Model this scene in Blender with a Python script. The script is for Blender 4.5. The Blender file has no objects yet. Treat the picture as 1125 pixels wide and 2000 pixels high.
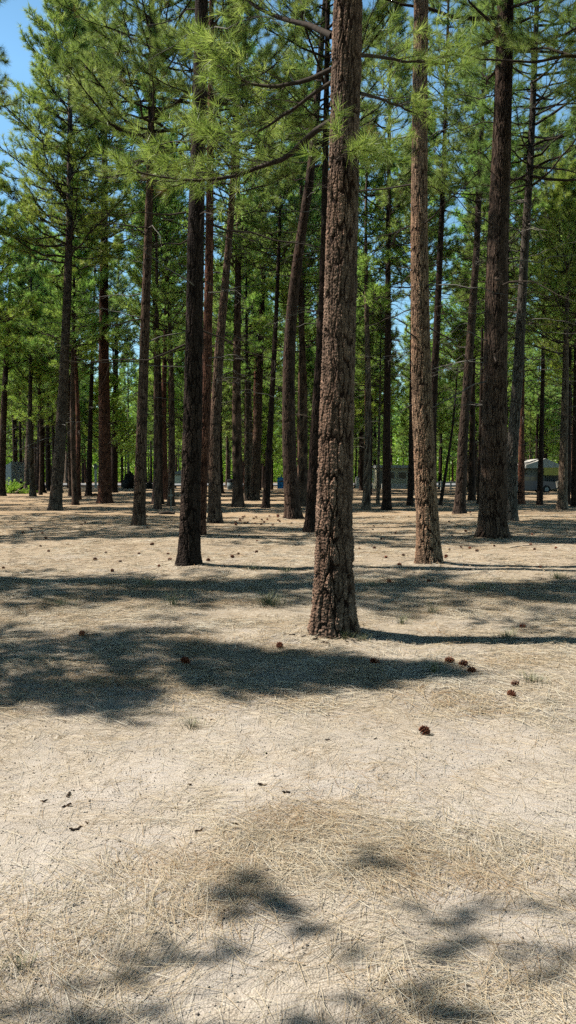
import bpy, math, random
import numpy as np
from mathutils import Vector, Matrix

random.seed(7)
sc = bpy.context.scene
COL = sc.collection
PI = math.pi

# ------------------------------------------------------------------ camera frame
F, CX, CY, CAMH = 1511.0, 562.5, 1000.0, 1.6
PITCH = math.atan(74.0 / F)
FWD = np.array([0, math.cos(PITCH), -math.sin(PITCH)])
UPV = np.array([0, math.sin(PITCH), math.cos(PITCH)])


def ray(px, py):
    return np.array([1.0, 0, 0]) * ((px - CX) / F) + UPV * ((CY - py) / F) + FWD


def gp(px, py):                      # a point of the flat ground
    d = ray(px, py)
    t = -CAMH / d[2]
    return np.array([d[0] * t, d[1] * t, 0.0])


def dp(px, py, Y):                   # a point at distance Y
    d = ray(px, py)
    t = Y / d[1]
    return np.array([d[0] * t, Y, CAMH + d[2] * t])


# ------------------------------------------------------------------ numpy noise
def _h(ix, iy, s):
    n = (ix.astype(np.int64) * 374761393 + iy.astype(np.int64) * 668265263 + s * 1442695041) & 0x7fffffff
    n = ((n ^ (n >> 13)) * 1274126177) & 0x7fffffff
    n = ((n ^ (n >> 15)) * 1103515245 + 12345) & 0x7fffffff
    return ((n ^ (n >> 16)) & 0xffffff) / float(0xffffff)


def vn(x, y, s=0, per=None):
    x0 = np.floor(x); y0 = np.floor(y)
    fx = x - x0; fy = y - y0
    fx = fx * fx * (3 - 2 * fx); fy = fy * fy * (3 - 2 * fy)
    x1 = x0 + 1
    if per:
        x0 = np.mod(x0, per); x1 = np.mod(x1, per)
    a = _h(x0, y0, s); b = _h(x1, y0, s); c = _h(x0, y0 + 1, s); d = _h(x1, y0 + 1, s)
    return (a * (1 - fx) + b * fx) * (1 - fy) + (c * (1 - fx) + d * fx) * fy


def fbm(x, y, s=0, o=3):
    v = 0; a = 0.5; t = 0
    for i in range(o):
        v = v + a * vn(x * 2 ** i, y * 2 ** i, s + i * 17); t += a; a *= 0.5
    return v / t


def voro(x, y, s, per):
    ix = np.floor(x); iy = np.floor(y)
    f1 = np.full(x.shape, 9.0); f2 = np.full(x.shape, 9.0); cid = np.zeros(x.shape)
    for dx in (-1, 0, 1):
        for dy in (-1, 0, 1):
            cx = ix + dx; cy = iy + dy
            w = np.mod(cx, per)
            px = cx + 0.12 + 0.76 * _h(w, cy, s); py = cy + 0.1 + 0.8 * _h(w, cy, s + 5)
            d = np.hypot(px - x, py - y)
            nw = d < f1
            f2 = np.where(nw, f1, np.minimum(f2, d))
            cid = np.where(nw, _h(w, cy, s + 9), cid)
            f1 = np.where(nw, d, f1)
    return f1, f2, cid


def sst(a, b, x):
    t = np.clip((x - a) / (b - a), 0, 1)
    return t * t * (3 - 2 * t)


def ground_z(x, y):
    x = np.asarray(x, float); y = np.asarray(y, float)
    r = np.hypot(x, y)
    z = 0.20 * (fbm(x / 9 + 40, y / 9 + 40, 3, 2) - 0.5) * sst(4, 14, r)
    z = z + 0.07 * (fbm(x / 1.3 + 80, y / 1.0 + 80, 5, 2) - 0.5)
    near = 1 - sst(8, 20, r)
    for mx, my, mr in ((0.47, 7.9, 0.42), (2.55, 13.6, 0.45), (5.05, 19.1, 0.6), (-1.7, 13.4, 0.4)):
        z = z + 0.07 * np.exp(-((x - mx) ** 2 + (y - my) ** 2) / mr ** 2)
    z = z + near * (0.030 * (fbm(x / 0.30 + 90, y / 0.26 + 90, 8, 2) - 0.5) + 0.010 * (vn(x / 0.075, y / 0.07, 12) - 0.5))
    return z


# ------------------------------------------------------------------ mesh helpers
class MB:
    def __init__(s):
        s.v = []; s.q = []; s.t = []; s.n = 0; s.a = {}

    def add(s, v, q=None, t=None, qm=0, tm=0, **att):
        v = np.asarray(v, np.float32).reshape(-1, 3)
        if q is not None and len(q):
            s.q.append((np.asarray(q, np.int64).reshape(-1, 4) + s.n, qm))
        if t is not None and len(t):
            s.t.append((np.asarray(t, np.int64).reshape(-1, 3) + s.n, tm))
        for k in set(list(s.a) + list(att)):
            lst = s.a.setdefault(k, [np.full(s.n, 0.5, np.float32)] if s.n else [])
            val = att.get(k, 0.5)
            lst.append(np.broadcast_to(np.asarray(val, np.float32).reshape(-1), (len(v),)) if np.ndim(val) else np.full(len(v), val, np.float32))
        s.v.append(v); s.n += len(v)
        return s

    def mesh(s, name, mats, smooth=True):
        me = bpy.data.meshes.new(name)
        v = np.concatenate(s.v)
        me.vertices.add(len(v)); me.vertices.foreach_set('co', v.ravel())
        loops = []; starts = []; mi = []; p = 0
        for arr, k in ((s.q, 4), (s.t, 3)):
            for f, m in arr:
                loops.append(f.ravel()); starts.append(np.arange(len(f)) * k + p); mi.append(np.full(len(f), m)); p += f.size
        loops = np.concatenate(loops); starts = np.concatenate(starts); mi = np.concatenate(mi)
        me.loops.add(len(loops)); me.loops.foreach_set('vertex_index', loops.astype(np.int32))
        me.polygons.add(len(starts)); me.polygons.foreach_set('loop_start', starts.astype(np.int32))
        for m in (mats if isinstance(mats, (list, tuple)) else [mats]):
            me.materials.append(m)
        me.polygons.foreach_set('material_index', mi.astype(np.int32))
        me.polygons.foreach_set('use_smooth', np.full(len(starts), smooth))
        for k, lst in s.a.items():
            at = me.attributes.new(k, 'FLOAT', 'POINT'); at.data.foreach_set('value', np.concatenate(lst).astype(np.float32))
        me.update(calc_edges=True)
        return me

    def obj(s, name, mats, parent=None, smooth=True, loc=None):
        return link(name, s.mesh(name, mats, smooth), parent, loc)


def link(name, data, parent=None, loc=None):
    o = bpy.data.objects.new(name, data); COL.objects.link(o)
    if parent: o.parent = parent
    if loc is not None: o.location = [float(c) for c in loc]
    return o


def tag(o, label=None, cat=None, group=None, kind=None):
    if label: o['label'] = label
    if cat: o['category'] = cat
    if group: o['group'] = group
    if kind: o['kind'] = kind
    return o


def thing(name, loc, label, cat, group=None, rz=0):
    o = link(name, None, None, loc); o.rotation_euler = (0, 0, rz); o.empty_display_size = 0.2
    return tag(o, label, cat, group)


def box(mb, c, d, rz=0, **kw):
    x, y, z = [k / 2 for k in d]
    v = np.array([(i * x, j * y, k * z) for k in (-1, 1) for j in (-1, 1) for i in (-1, 1)])
    cs, sn = math.cos(rz), math.sin(rz)
    v = v @ np.array([[cs, sn, 0], [-sn, cs, 0], [0, 0, 1]]) + np.asarray(c)
    q = [(0, 2, 3, 1), (4, 5, 7, 6), (0, 1, 5, 4), (2, 6, 7, 3), (0, 4, 6, 2), (1, 3, 7, 5)]
    return mb.add(v, q, **kw)


def prism(mb, poly, y0, y1, **kw):
    """poly of (x, z), counter-clockwise, extruded from y0 to y1"""
    n = len(poly)
    v = [(x, y0, z) for x, z in poly] + [(x, y1, z) for x, z in poly]
    q = [(i, (i + 1) % n, (i + 1) % n + n, i + n) for i in range(n)]
    t = [(0, i + 1, i) for i in range(1, n - 1)] + [(n, n + i, n + i + 1) for i in range(1, n - 1)]
    t = [(a, c, b) for a, b, c in t]
    return mb.add(v, q, t, **kw)


def norm(a):
    return a / (np.linalg.norm(a, axis=-1, keepdims=True) + 1e-9)


def tubes(mb, P, R, n=5, mat=0, **att):
    """P (T,K,3) centre lines, R (T,K) radii"""
    T, K, _ = P.shape
    tan = norm(np.gradient(P, axis=1))
    ref = np.where(np.abs(tan[..., 2:3]) > 0.9, np.array([1.0, 0, 0]), np.array([0, 0, 1.0]))
    A = norm(np.cross(tan, ref)); B = np.cross(tan, A)
    th = np.arange(n) * 2 * PI / n
    V = P[:, :, None] + R[:, :, None, None] * (A[:, :, None] * np.cos(th)[:, None] + B[:, :, None] * np.sin(th)[:, None])
    i = np.arange(T)[:, None, None] * K * n; k = np.arange(K - 1)[None, :, None] * n; j = np.arange(n)[None, None]
    j2 = (j + 1) % n
    q = np.stack([i + k + j, i + k + n + j, i + k + n + j2, i + k + j2], -1)
    return mb.add(V, q.reshape(-1, 4), qm=mat, **att)


# ------------------------------------------------------------------ materials
def M(name):
    m = bpy.data.materials.new(name); m.use_nodes = True
    nt = m.node_tree; nt.nodes.clear()
    out = nt.nodes.new('ShaderNodeOutputMaterial'); b = nt.nodes.new('ShaderNodeBsdfPrincipled')
    nt.links.new(b.outputs[0], out.inputs[0])
    return m, nt, b, out


def nd(nt, typ, ins=None, **props):
    n = nt.nodes.new('ShaderNode' + typ)
    for k, v in props.items(): setattr(n, k, v)
    for k, v in (ins or {}).items():
        if isinstance(v, bpy.types.NodeSocket): nt.links.new(v, n.inputs[k])
        else: n.inputs[k].default_value = v
    return n


def mix(nt, f, a, b, blend='MIX'):
    n = nt.nodes.new('ShaderNodeMix'); n.data_type = 'RGBA'; n.blend_type = blend
    for k, v in ((0, f), (6, a), (7, b)):
        if isinstance(v, bpy.types.NodeSocket): nt.links.new(v, n.inputs[k])
        else: n.inputs[k].default_value = v if k == 0 else (*v, 1)[:4]
    return n.outputs[2]


def ramp(nt, f, *stops):
    n = nt.nodes.new('ShaderNodeValToRGB'); nt.links.new(f, n.inputs[0])
    e = n.color_ramp.elements
    while len(e) < len(stops): e.new(0.5)
    for el, (p, c) in zip(e, stops):
        el.position = p; el.color = (c, c, c, 1) if np.isscalar(c) else (*c, 1)
    return n.outputs[0]


def math_(nt, op, a, b=0.0, clamp=False):
    n = nt.nodes.new('ShaderNodeMath'); n.operation = op; n.use_clamp = clamp
    for k, v in ((0, a), (1, b)):
        if isinstance(v, bpy.types.NodeSocket): nt.links.new(v, n.inputs[k])
        else: n.inputs[k].default_value = v
    return n.outputs[0]


def plain(name, col, rough=0.8, var=0.25, scale=8.0, bump=0.15, spec=0.3, metal=0.0):
    m, nt, b, out = M(name)
    tc = nd(nt, 'TexCoord').outputs['Object']
    n1 = nd(nt, 'TexNoise', {'Vector': tc, 'Scale': scale, 'Detail': 6.0, 'Roughness': 0.65}).outputs[0]
    lo = tuple(c * (1 - var) for c in col); hi = tuple(min(1, c * (1 + var)) for c in col)
    nt.links.new(ramp(nt, n1, (0.3, lo), (0.7, hi)), b.inputs['Base Color'])
    b.inputs['Roughness'].default_value = rough; b.inputs['Specular IOR Level'].default_value = spec; b.inputs['Metallic'].default_value = metal
    bp = nd(nt, 'Bump', {'Strength': bump, 'Distance': 0.02, 'Height': n1})
    nt.links.new(bp.outputs[0], b.inputs['Normal'])
    return m


def bark_material():
    m, nt, b, out = M('pine_bark')
    tc = nd(nt, 'TexCoord').outputs['Object']
    cav = nd(nt, 'Attribute', attribute_name='cav').outputs['Fac']
    rnd = nd(nt, 'Attribute', attribute_name='rnd').outputs['Fac']
    tint = nd(nt, 'ObjectInfo').outputs['Color']
    mp = nd(nt, 'Mapping', {'Vector': tc, 'Scale': (1, 1, 0.35)}).outputs[0]
    n1 = nd(nt, 'TexNoise', {'Vector': mp, 'Scale': 60.0, 'Detail': 5.0, 'Roughness': 0.7}).outputs[0]
    n2 = nd(nt, 'TexNoise', {'Vector': mp, 'Scale': 7.0, 'Detail': 3.0, 'Roughness': 0.6}).outputs[0]
    n3 = nd(nt, 'TexNoise', {'Vector': mp, 'Scale': 2.0, 'Detail': 2.0}).outputs[0]
    dark = mix(nt, 1.0, tint, (0.12, 0.10, 0.10), 'MULTIPLY')
    c = mix(nt, ramp(nt, cav, (0.30, 0.0), (0.88, 1.0)), dark, tint)
    c = mix(nt, 1.0, c, ramp(nt, n1, (0.34, 0.22), (0.70, 1.55)), 'MULTIPLY')
    c = mix(nt, 1.0, c, ramp(nt, n2, (0.30, 0.6), (0.70, 1.30)), 'MULTIPLY')
    c = mix(nt, 1.0, c, ramp(nt, rnd, (0.0, 0.7), (1.0, 1.3)), 'MULTIPLY')
    grey = mix(nt, 1.0, c, (0.86, 0.94, 0.98), 'MULTIPLY')
    c = mix(nt, ramp(nt, n3, (0.42, 0.0), (0.6, 0.8)), c, grey)
    c = mix(nt, 1.0, c, (1.14, 0.97, 0.82), 'MULTIPLY')
    nt.links.new(c, b.inputs['Base Color'])
    b.inputs['Roughness'].default_value = 0.85; b.inputs['Specular IOR Level'].default_value = 0.25
    bp = nd(nt, 'Bump', {'Strength': 1.0, 'Distance': 0.012, 'Height': n1})
    nt.links.new(bp.outputs[0], b.inputs['Normal'])
    return m


def twig_material():
    m, nt, b, out = M('twig_bark')
    tc = nd(nt, 'TexCoord').outputs['Object']
    n1 = nd(nt, 'TexNoise', {'Vector': tc, 'Scale': 22.0, 'Detail': 4.0}).outputs[0]
    n2 = nd(nt, 'TexNoise', {'Vector': tc, 'Scale': 2.6, 'Detail': 3.0}).outputs[0]
    rnd = nd(nt, 'Attribute', attribute_name='rnd').outputs['Fac']
    c = ramp(nt, n1, (0.3, (0.030, 0.020, 0.014)), (0.7, (0.095, 0.066, 0.046)))
    c = mix(nt, ramp(nt, rnd, (0.80, 0.0), (0.95, 0.85)), c, (0.27, 0.24, 0.20))        # weathered dead wood
    c = mix(nt, ramp(nt, n2, (0.60, 0.0), (0.72, 0.7)), c, (0.15, 0.13, 0.03))          # lichen
    nt.links.new(c, b.inputs['Base Color']); b.inputs['Roughness'].default_value = 0.9
    bp = nd(nt, 'Bump', {'Strength': 0.5, 'Distance': 0.006, 'Height': n1}); nt.links.new(bp.outputs[0], b.inputs['Normal'])
    return m


def needle_material():
    m, nt, b, out = M('pine_needles')
    rnd = nd(nt, 'Attribute', attribute_name='rnd').outputs['Fac']
    tint = nd(nt, 'ObjectInfo').outputs['Color']
    c = ramp(nt, rnd, (0.0, (0.10, 0.160, 0.056)), (0.40, (0.36, 0.455, 0.155)), (0.9, (0.70, 0.75, 0.34)), (0.955, (0.68, 0.70, 0.32)), (0.97, (0.17, 0.11, 0.055)))
    c = mix(nt, 1.0, c, tint, 'MULTIPLY')
    nt.links.new(c, b.inputs['Base Color']); b.inputs['Roughness'].default_value = 0.42; b.inputs['Specular IOR Level'].default_value = 0.55
    tr = nd(nt, 'BsdfTranslucent', {'Color': mix(nt, 1.0, c, (1.1, 1.22, 0.72), 'MULTIPLY')})
    ms = nd(nt, 'MixShader', {0: 0.50}); nt.links.new(b.outputs[0], ms.inputs[1]); nt.links.new(tr.outputs[0], ms.inputs[2])
    nt.links.new(ms.outputs[0], out.inputs[0])
    return m


def litter_material(name, a, bcol, ccol):
    m, nt, b, out = M(name)
    rnd = nd(nt, 'Attribute', attribute_name='rnd').outputs['Fac']
    nt.links.new(ramp(nt, rnd, (0.0, a), (0.55, bcol), (1.0, ccol)), b.inputs['Base Color'])
    b.inputs['Roughness'].default_value = 0.55; b.inputs['Specular IOR Level'].default_value = 0.35
    return m


def ground_material():
    m, nt, b, out = M('forest_soil')
    pos = nd(nt, 'NewGeometry').outputs['Position']
    big = nd(nt, 'TexNoise', {'Vector': pos, 'Scale': 0.55, 'Detail': 4.0, 'Roughness': 0.6}).outputs[0]
    mid = nd(nt, 'TexNoise', {'Vector': pos, 'Scale': 3.2, 'Detail': 5.0, 'Roughness': 0.65}).outputs[0]
    grit = nd(nt, 'TexNoise', {'Vector': pos, 'Scale': 170.0, 'Detail': 4.0, 'Roughness': 0.75}).outputs[0]
    vor = nd(nt, 'TexVoronoi', {'Vector': pos, 'Scale': 130.0}).outputs['Distance']
    wv = nd(nt, 'TexNoise', {'Vector': pos, 'Scale': 1.4, 'Detail': 2.0}).outputs['Color']
    wp = nd(nt, 'VectorMath', {0: pos, 1: nd(nt, 'VectorMath', {0: wv, 1: (0.9, 0.9, 0)}, operation='MULTIPLY').outputs[0]}, operation='ADD').outputs[0]
    st = None
    for rz, sx, sy in ((0.25, 15, 170), (-0.45, 16, 190), (1.1, 16, 180), (-1.3, 17, 170)):
        mp = nd(nt, 'Mapping', {'Vector': wp, 'Rotation': (0, 0, rz), 'Scale': (sx, sy, 1)}).outputs[0]
        n = nd(nt, 'TexNoise', {'Vector': mp, 'Scale': 1.0, 'Detail': 2.5, 'Roughness': 0.6}).outputs[0]
        st = n if st is None else math_(nt, 'MAXIMUM', st, n)
    sand = ramp(nt, grit, (0.30, (0.24, 0.205, 0.165)), (0.46, (0.74, 0.64, 0.535)), (0.68, (0.88, 0.80, 0.70)))
    lit = ramp(nt, st, (0.50, (0.22, 0.165, 0.10)), (0.59, (0.68, 0.56, 0.415)), (0.72, (0.88, 0.77, 0.62)))
    f = ramp(nt, math_(nt, 'ADD', math_(nt, 'MULTIPLY', big, 0.55), math_(nt, 'MULTIPLY', mid, 0.45)), (0.40, 0.15), (0.56, 0.95))
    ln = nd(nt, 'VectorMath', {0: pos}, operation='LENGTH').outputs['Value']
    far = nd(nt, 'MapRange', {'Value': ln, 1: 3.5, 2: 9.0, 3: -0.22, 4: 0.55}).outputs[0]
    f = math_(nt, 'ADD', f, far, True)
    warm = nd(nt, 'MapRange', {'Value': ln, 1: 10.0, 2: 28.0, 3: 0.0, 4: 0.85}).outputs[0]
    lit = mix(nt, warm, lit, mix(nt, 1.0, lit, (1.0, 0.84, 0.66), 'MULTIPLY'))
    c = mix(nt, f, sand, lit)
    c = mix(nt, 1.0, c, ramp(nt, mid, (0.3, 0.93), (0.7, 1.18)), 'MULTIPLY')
    nt.links.new(c, b.inputs['Base Color'])
    b.inputs['Roughness'].default_value = 0.95; b.inputs['Specular IOR Level'].default_value = 0.1
    h = math_(nt, 'ADD', math_(nt, 'MULTIPLY', grit, 0.5), math_(nt, 'ADD', math_(nt, 'MULTIPLY', vor, 0.5), math_(nt, 'MULTIPLY', st, 0.35)))
    bp = nd(nt, 'Bump', {'Strength': 0.75, 'Distance': 0.010, 'Height': h})
    nt.links.new(bp.outputs[0], b.inputs['Normal'])
    return m


BARK = bark_material(); TWIG = twig_material(); NEED = needle_material()
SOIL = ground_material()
LITTER = litter_material('dry_needles', (0.42, 0.24, 0.11), (0.78, 0.615, 0.39), (0.90, 0.81, 0.64))
GRASSY = litter_material('dry_grass', (0.12, 0.15, 0.045), (0.27, 0.28, 0.12), (0.60, 0.55, 0.40))
GRIT = litter_material('grit', (0.14, 0.11, 0.09), (0.46, 0.40, 0.33), (0.68, 0.63, 0.56))
CONE = litter_material('cone_scales', (0.040, 0.010, 0.006), (0.32, 0.085, 0.040), (0.62, 0.26, 0.13))

# ------------------------------------------------------------------ sun, sky, camera
SUN_EL, SUN_AZ = math.radians(52), math.atan2(-0.995, 0.10)     # azimuth from +Y towards +X
to_sun = Vector((math.sin(SUN_AZ) * math.cos(SUN_EL), math.cos(SUN_AZ) * math.cos(SUN_EL), math.sin(SUN_EL)))
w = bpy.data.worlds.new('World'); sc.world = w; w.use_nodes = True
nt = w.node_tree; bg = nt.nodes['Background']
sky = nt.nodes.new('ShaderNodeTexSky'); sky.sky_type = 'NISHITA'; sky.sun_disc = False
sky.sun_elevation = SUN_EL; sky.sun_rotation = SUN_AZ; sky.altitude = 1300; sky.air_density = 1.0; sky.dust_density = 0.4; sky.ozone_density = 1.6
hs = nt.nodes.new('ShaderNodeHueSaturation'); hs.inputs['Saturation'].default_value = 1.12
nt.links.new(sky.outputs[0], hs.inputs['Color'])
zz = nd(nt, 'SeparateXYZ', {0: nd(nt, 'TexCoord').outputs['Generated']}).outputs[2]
grade = ramp(nt, zz, (0.0, 0.68), (0.30, 0.80), (0.44, 1.0), (0.52, 0.85), (0.60, (0.095, 0.075, 0.055)), (1.0, (0.026, 0.020, 0.015)))      # sky darkened and warmed overhead to cut fill light, bright band kept low
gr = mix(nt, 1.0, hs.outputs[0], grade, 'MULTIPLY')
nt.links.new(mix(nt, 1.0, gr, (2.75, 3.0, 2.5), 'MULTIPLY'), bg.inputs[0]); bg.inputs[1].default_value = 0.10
sd = bpy.data.lights.new('sun', 'SUN'); sd.energy = 5.0; sd.angle = math.radians(0.53); sd.color = (1.0, 0.958, 0.89)
so = link('sun', sd); so.rotation_euler = to_sun.to_track_quat('Z', 'Y').to_euler(); so.location = (-20, 8, 25)
cd = bpy.data.cameras.new('camera'); cam = link('camera', cd)
cd.sensor_fit = 'VERTICAL'; cd.sensor_height = 36.0; cd.lens = 36.0 * F / 2000.0; cd.clip_start = 0.05; cd.clip_end = 2000
cam.location = (0, 0, CAMH); cam.rotation_euler = (PI / 2 - PITCH, 0, 0); sc.camera = cam
sc.view_settings.view_transform = 'Standard'; sc.view_settings.look = 'None'; sc.view_settings.exposure = 0
sc.cycles.max_bounces = 5; sc.cycles.diffuse_bounces = 0; sc.cycles.transmission_bounces = 3; sc.cycles.glossy_bounces = 2
sc.cycles.use_denoising = False

# ------------------------------------------------------------------ ground
def build_ground():
    NX, NY = 700, 800
    u = np.linspace(-1, 1, NX); xs = 1.5 * np.sinh(6.3 * u)
    vv = np.linspace(-0.52, 1, NY); ys = 3.5 + 1.8 * np.sinh(6.4 * vv)
    X, Y = np.meshgrid(xs, ys)
    V = np.stack([X, Y, ground_z(X, Y)], -1)
    i = np.arange(NY - 1)[:, None] * NX + np.arange(NX - 1)[None]
    q = np.stack([i, i + 1, i + NX + 1, i + NX], -1).reshape(-1, 4)
    tag(MB().add(V.reshape(-1, 3), q).obj('ground', SOIL), kind='structure')


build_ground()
# road crossing behind the trees
mb = MB()
xs = np.linspace(-160, 160, 60)
for y0, y1, z in ((100, 121, 0.18),):
    a = np.stack([xs, y0 + 0.02 * xs + 0 * xs, np.full(60, z)], -1); b = np.stack([xs, y1 + 0.02 * xs, np.full(60, z)], -1)
    i = np.arange(59)
    mb.add(np.concatenate([a, b]), np.stack([i, i + 1, i + 61, i + 60], -1))
tag(mb.obj('road', plain('pale_asphalt', (0.36, 0.35, 0.34), 0.9, 0.12, 0.6)), kind='structure')


# ------------------------------------------------------------------ trunks
def trunk_mesh(path, r, H, base_r, nseg, nz, amp, seed, ztop=None, cell=0.075, fl=0.10):
    """path: z -> (x, y) offset (array in, arrays out); r: z -> radius"""
    zt = ztop or H
    z = np.linspace(-0.12, zt, nz); th = np.arange(nseg) * 2 * PI / nseg
    TH, Z = np.meshgrid(th, z)
    nu = max(6, int(round(2 * PI * base_r / cell)))
    U = TH / (2 * PI) * nu; W = Z / (cell * 6.5)
    wu = (vn(U * 2, Z / 0.10, seed + 3, nu * 2) - 0.5) * 0.55 + (vn(U, Z / 0.5, seed + 4, nu) - 0.5) * 1.0
    wz = (vn(U * 2, Z / 0.09, seed + 6, nu * 2) - 0.5) * 0.35
    up = U + wu
    f1, f2, cid = voro(up, W + wz + 0.37 * np.floor(up) * 0, seed, nu)
    plate = sst(0.03, 0.26, f2 - f1 + 0.16 * (vn(U * 5, Z / 0.03, seed + 21, nu * 5) - 0.5))
    g1, g2, gid = voro(U * 3 + wu * 2, Z / (cell * 0.62) + wz * 3, seed + 50, nu * 3)
    flake = sst(0.0, 0.3, g2 - g1) * (0.4 + 0.6 * gid)
    fine = vn(U * 9, Z / 0.016, seed + 70, nu * 9)
    low = np.exp(-np.clip(Z, 0, None) / 3.2)
    depth = amp * (0.55 + 0.75 * low)
    mod = 0.35 + 0.65 * sst(0.30, 0.62, vn(U * 0.5, Z / 0.7, seed + 80, max(2, nu // 2)) * 0.6 + 0.4 * cid)
    disp = depth * ((plate - 0.75) * mod * 1.25 + 0.50 * (flake - 0.4) + 0.42 * (fine - 0.5) + 0.40 * (cid - 0.5))
    flare = 1 + 0.42 * np.exp(-np.clip(Z + 0.05, 0, None) / 0.19) * (0.55 + 0.9 * vn(U * 0.55, Z * 0 + 3, seed + 90, max(2, int(nu * 0.55)))) + fl * np.exp(-np.clip(Z, 0, None) / 0.9)
    lump = 1 + 0.07 * (vn(U * 0.4, Z / 1.4, seed + 95, max(2, int(nu * 0.4))) - 0.5)
    RR = r(Z) * flare * lump + disp
    px, py = path(Z)
    V = np.stack([px + RR * np.cos(TH), py + RR * np.sin(TH), Z], -1)
    i = np.arange(nz - 1)[:, None] * nseg; j = np.arange(nseg)[None]; j2 = (j + 1) % nseg
    q = np.stack([i + j, i + j2, i + j2 + nseg, i + j + nseg], -1).reshape(-1, 4)
    cav = np.clip(0.15 + 0.85 * (plate * mod + (1 - mod) * 0.75) * (0.55 + 0.45 * flake), 0, 1)
    mb = MB().add(V.reshape(-1, 3), q, cav=cav.ravel(), rnd=(0.5 * cid + 0.5 * gid).ravel())
    top = np.array([[px[-1, 0], py[-1, 0], zt]])
    k = (nz - 1) * nseg
    n0 = mb.n
    mb.v.append(top.astype(np.float32)); mb.n += 1
    for a in mb.a.values(): a.append(np.array([0.5], np.float32))
    j = np.arange(nseg); mb.t.append((np.stack([k + j, k + (j + 1) % nseg, np.full(nseg, n0)], -1), 0))
    return mb.mesh('trunk', [BARK])


# ------------------------------------------------------------------ foliage
def add_needles(mb, P, D, n, wid, length, rng, tr, spread=(10, 74), mat=1):
    T = len(P)
    D = norm(D)
    ref = np.where(np.abs(D[:, 2:3]) > 0.9, np.array([1.0, 0, 0]), np.array([0, 0, 1.0]))
    A = norm(np.cross(D, ref)); B = np.cross(D, A)
    u = rng.random((T, n))
    th = np.radians(spread[0] + (spread[1] - spread[0]) * np.clip(0.15 + 0.85 * u + rng.normal(0, 0.15, (T, n)), 0, 1))
    ph = rng.random((T, n)) * 2 * PI
    d = D[:, None] * np.cos(th)[..., None] + (A[:, None] * np.cos(ph)[..., None] + B[:, None] * np.sin(ph)[..., None]) * np.sin(th)[..., None]
    base = P[:, None] - D[:, None] * (u * 0.08)[..., None]
    L = length * (0.75 + 0.4 * rng.random((T, n)))
    tip = base + d * L[..., None] + np.array([0, 0, -0.022])
    s = norm(np.cross(d, rng.normal(size=(T, n, 3)))) * (wid / 2)
    V = np.stack([base - s, base + s, tip], 2).reshape(-1, 3)
    rn = np.where(tr[:, None] > 0.965, tr[:, None], np.clip(tr[:, None] * 0.8 + 0.17 * rng.random((T, n)) - 0.02, 0, 0.95))
    mb.add(V, t=np.arange(len(V)).reshape(-1, 3), tm=mat, rnd=np.repeat(rn.ravel(), 3))


def interp(P, t):
    """P (T,K,3), t (T,S) in 0..1 -> points and tangents (T,S,3)"""
    K = P.shape[1]
    x = np.clip(t, 0, 0.9999) * (K - 1); i = x.astype(int); f = (x - i)[..., None]
    r = np.arange(P.shape[0])[:, None]
    a = P[r, i]; b = P[r, i + 1]
    return a * (1 - f) + b * f, norm(b - a)


def sprays(mb, B, L, rng, ns, lod, lo=0.28, twig_r=0.006, tufts_per=3, seclen=0.34):
    """side shoots with needle tufts along the limbs B (T,K,3) of lengths L"""
    n, wid, ln = lod
    T = len(B)
    t = lo + (1 - lo) * (np.arange(ns)[None] + rng.random((T, ns))) / ns
    P, tan = interp(B, t)
    side = norm(np.cross(tan, np.array([0, 0, 1.0])))
    sg = np.where((np.arange(ns) % 2 == 0)[None], 1, -1)[..., None] * np.ones((T, ns, 1))
    up = rng.normal(0.28, 0.35, (T, ns, 1))
    d = norm(tan * rng.uniform(0.5, 1.1, (T, ns, 1)) + side * sg * rng.uniform(0.3, 1.0, (T, ns, 1)) + np.array([0, 0, 1.0]) * up)
    l2 = (L[:, None] * seclen * (1.15 - t) + 0.20) * rng.uniform(0.7, 1.3, (T, ns))
    P = P.reshape(-1, 3); d = d.reshape(-1, 3); l2 = l2.ravel()
    k = np.linspace(0, 1, 5)
    S = P[:, None] + d[:, None] * (k[None, :] * l2[:, None])[..., None]
    S[..., 2] += (0.16 * k ** 2)[None] * l2[:, None] * rng.uniform(-0.6, 1.8, (len(P), 1))
    S += rng.normal(0, 0.035, S.shape) * (k[None, :, None]) * l2[:, None, None]
    tubes(mb, S, twig_r * (1 - 0.55 * k)[None] * np.ones((len(P), 1)), 3, 0, rnd=0.4)
    tt = np.concatenate([rng.uniform(0.40, 0.9, (len(P), tufts_per - 1)), np.ones((len(P), 1))], 1)
    TP, TD = interp(S, tt)
    TD = norm(TD + rng.normal(0, 0.25, TD.shape) + np.array([0, 0, 0.25]))
    tr = np.repeat(np.clip(rng.normal(0.52, 0.2, len(P)), 0, 0.93), tufts_per)
    tr = np.where(rng.random(len(tr)) > 0.985, 0.98, tr)
    add_needles(mb, TP.reshape(-1, 3), TD.reshape(-1, 3), n, wid, ln, rng, tr)
    tip, td = interp(B, np.ones((T, 1)))
    add_needles(mb, tip[:, 0], td[:, 0], n, wid, ln, rng, np.full(T, 0.6))


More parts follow.
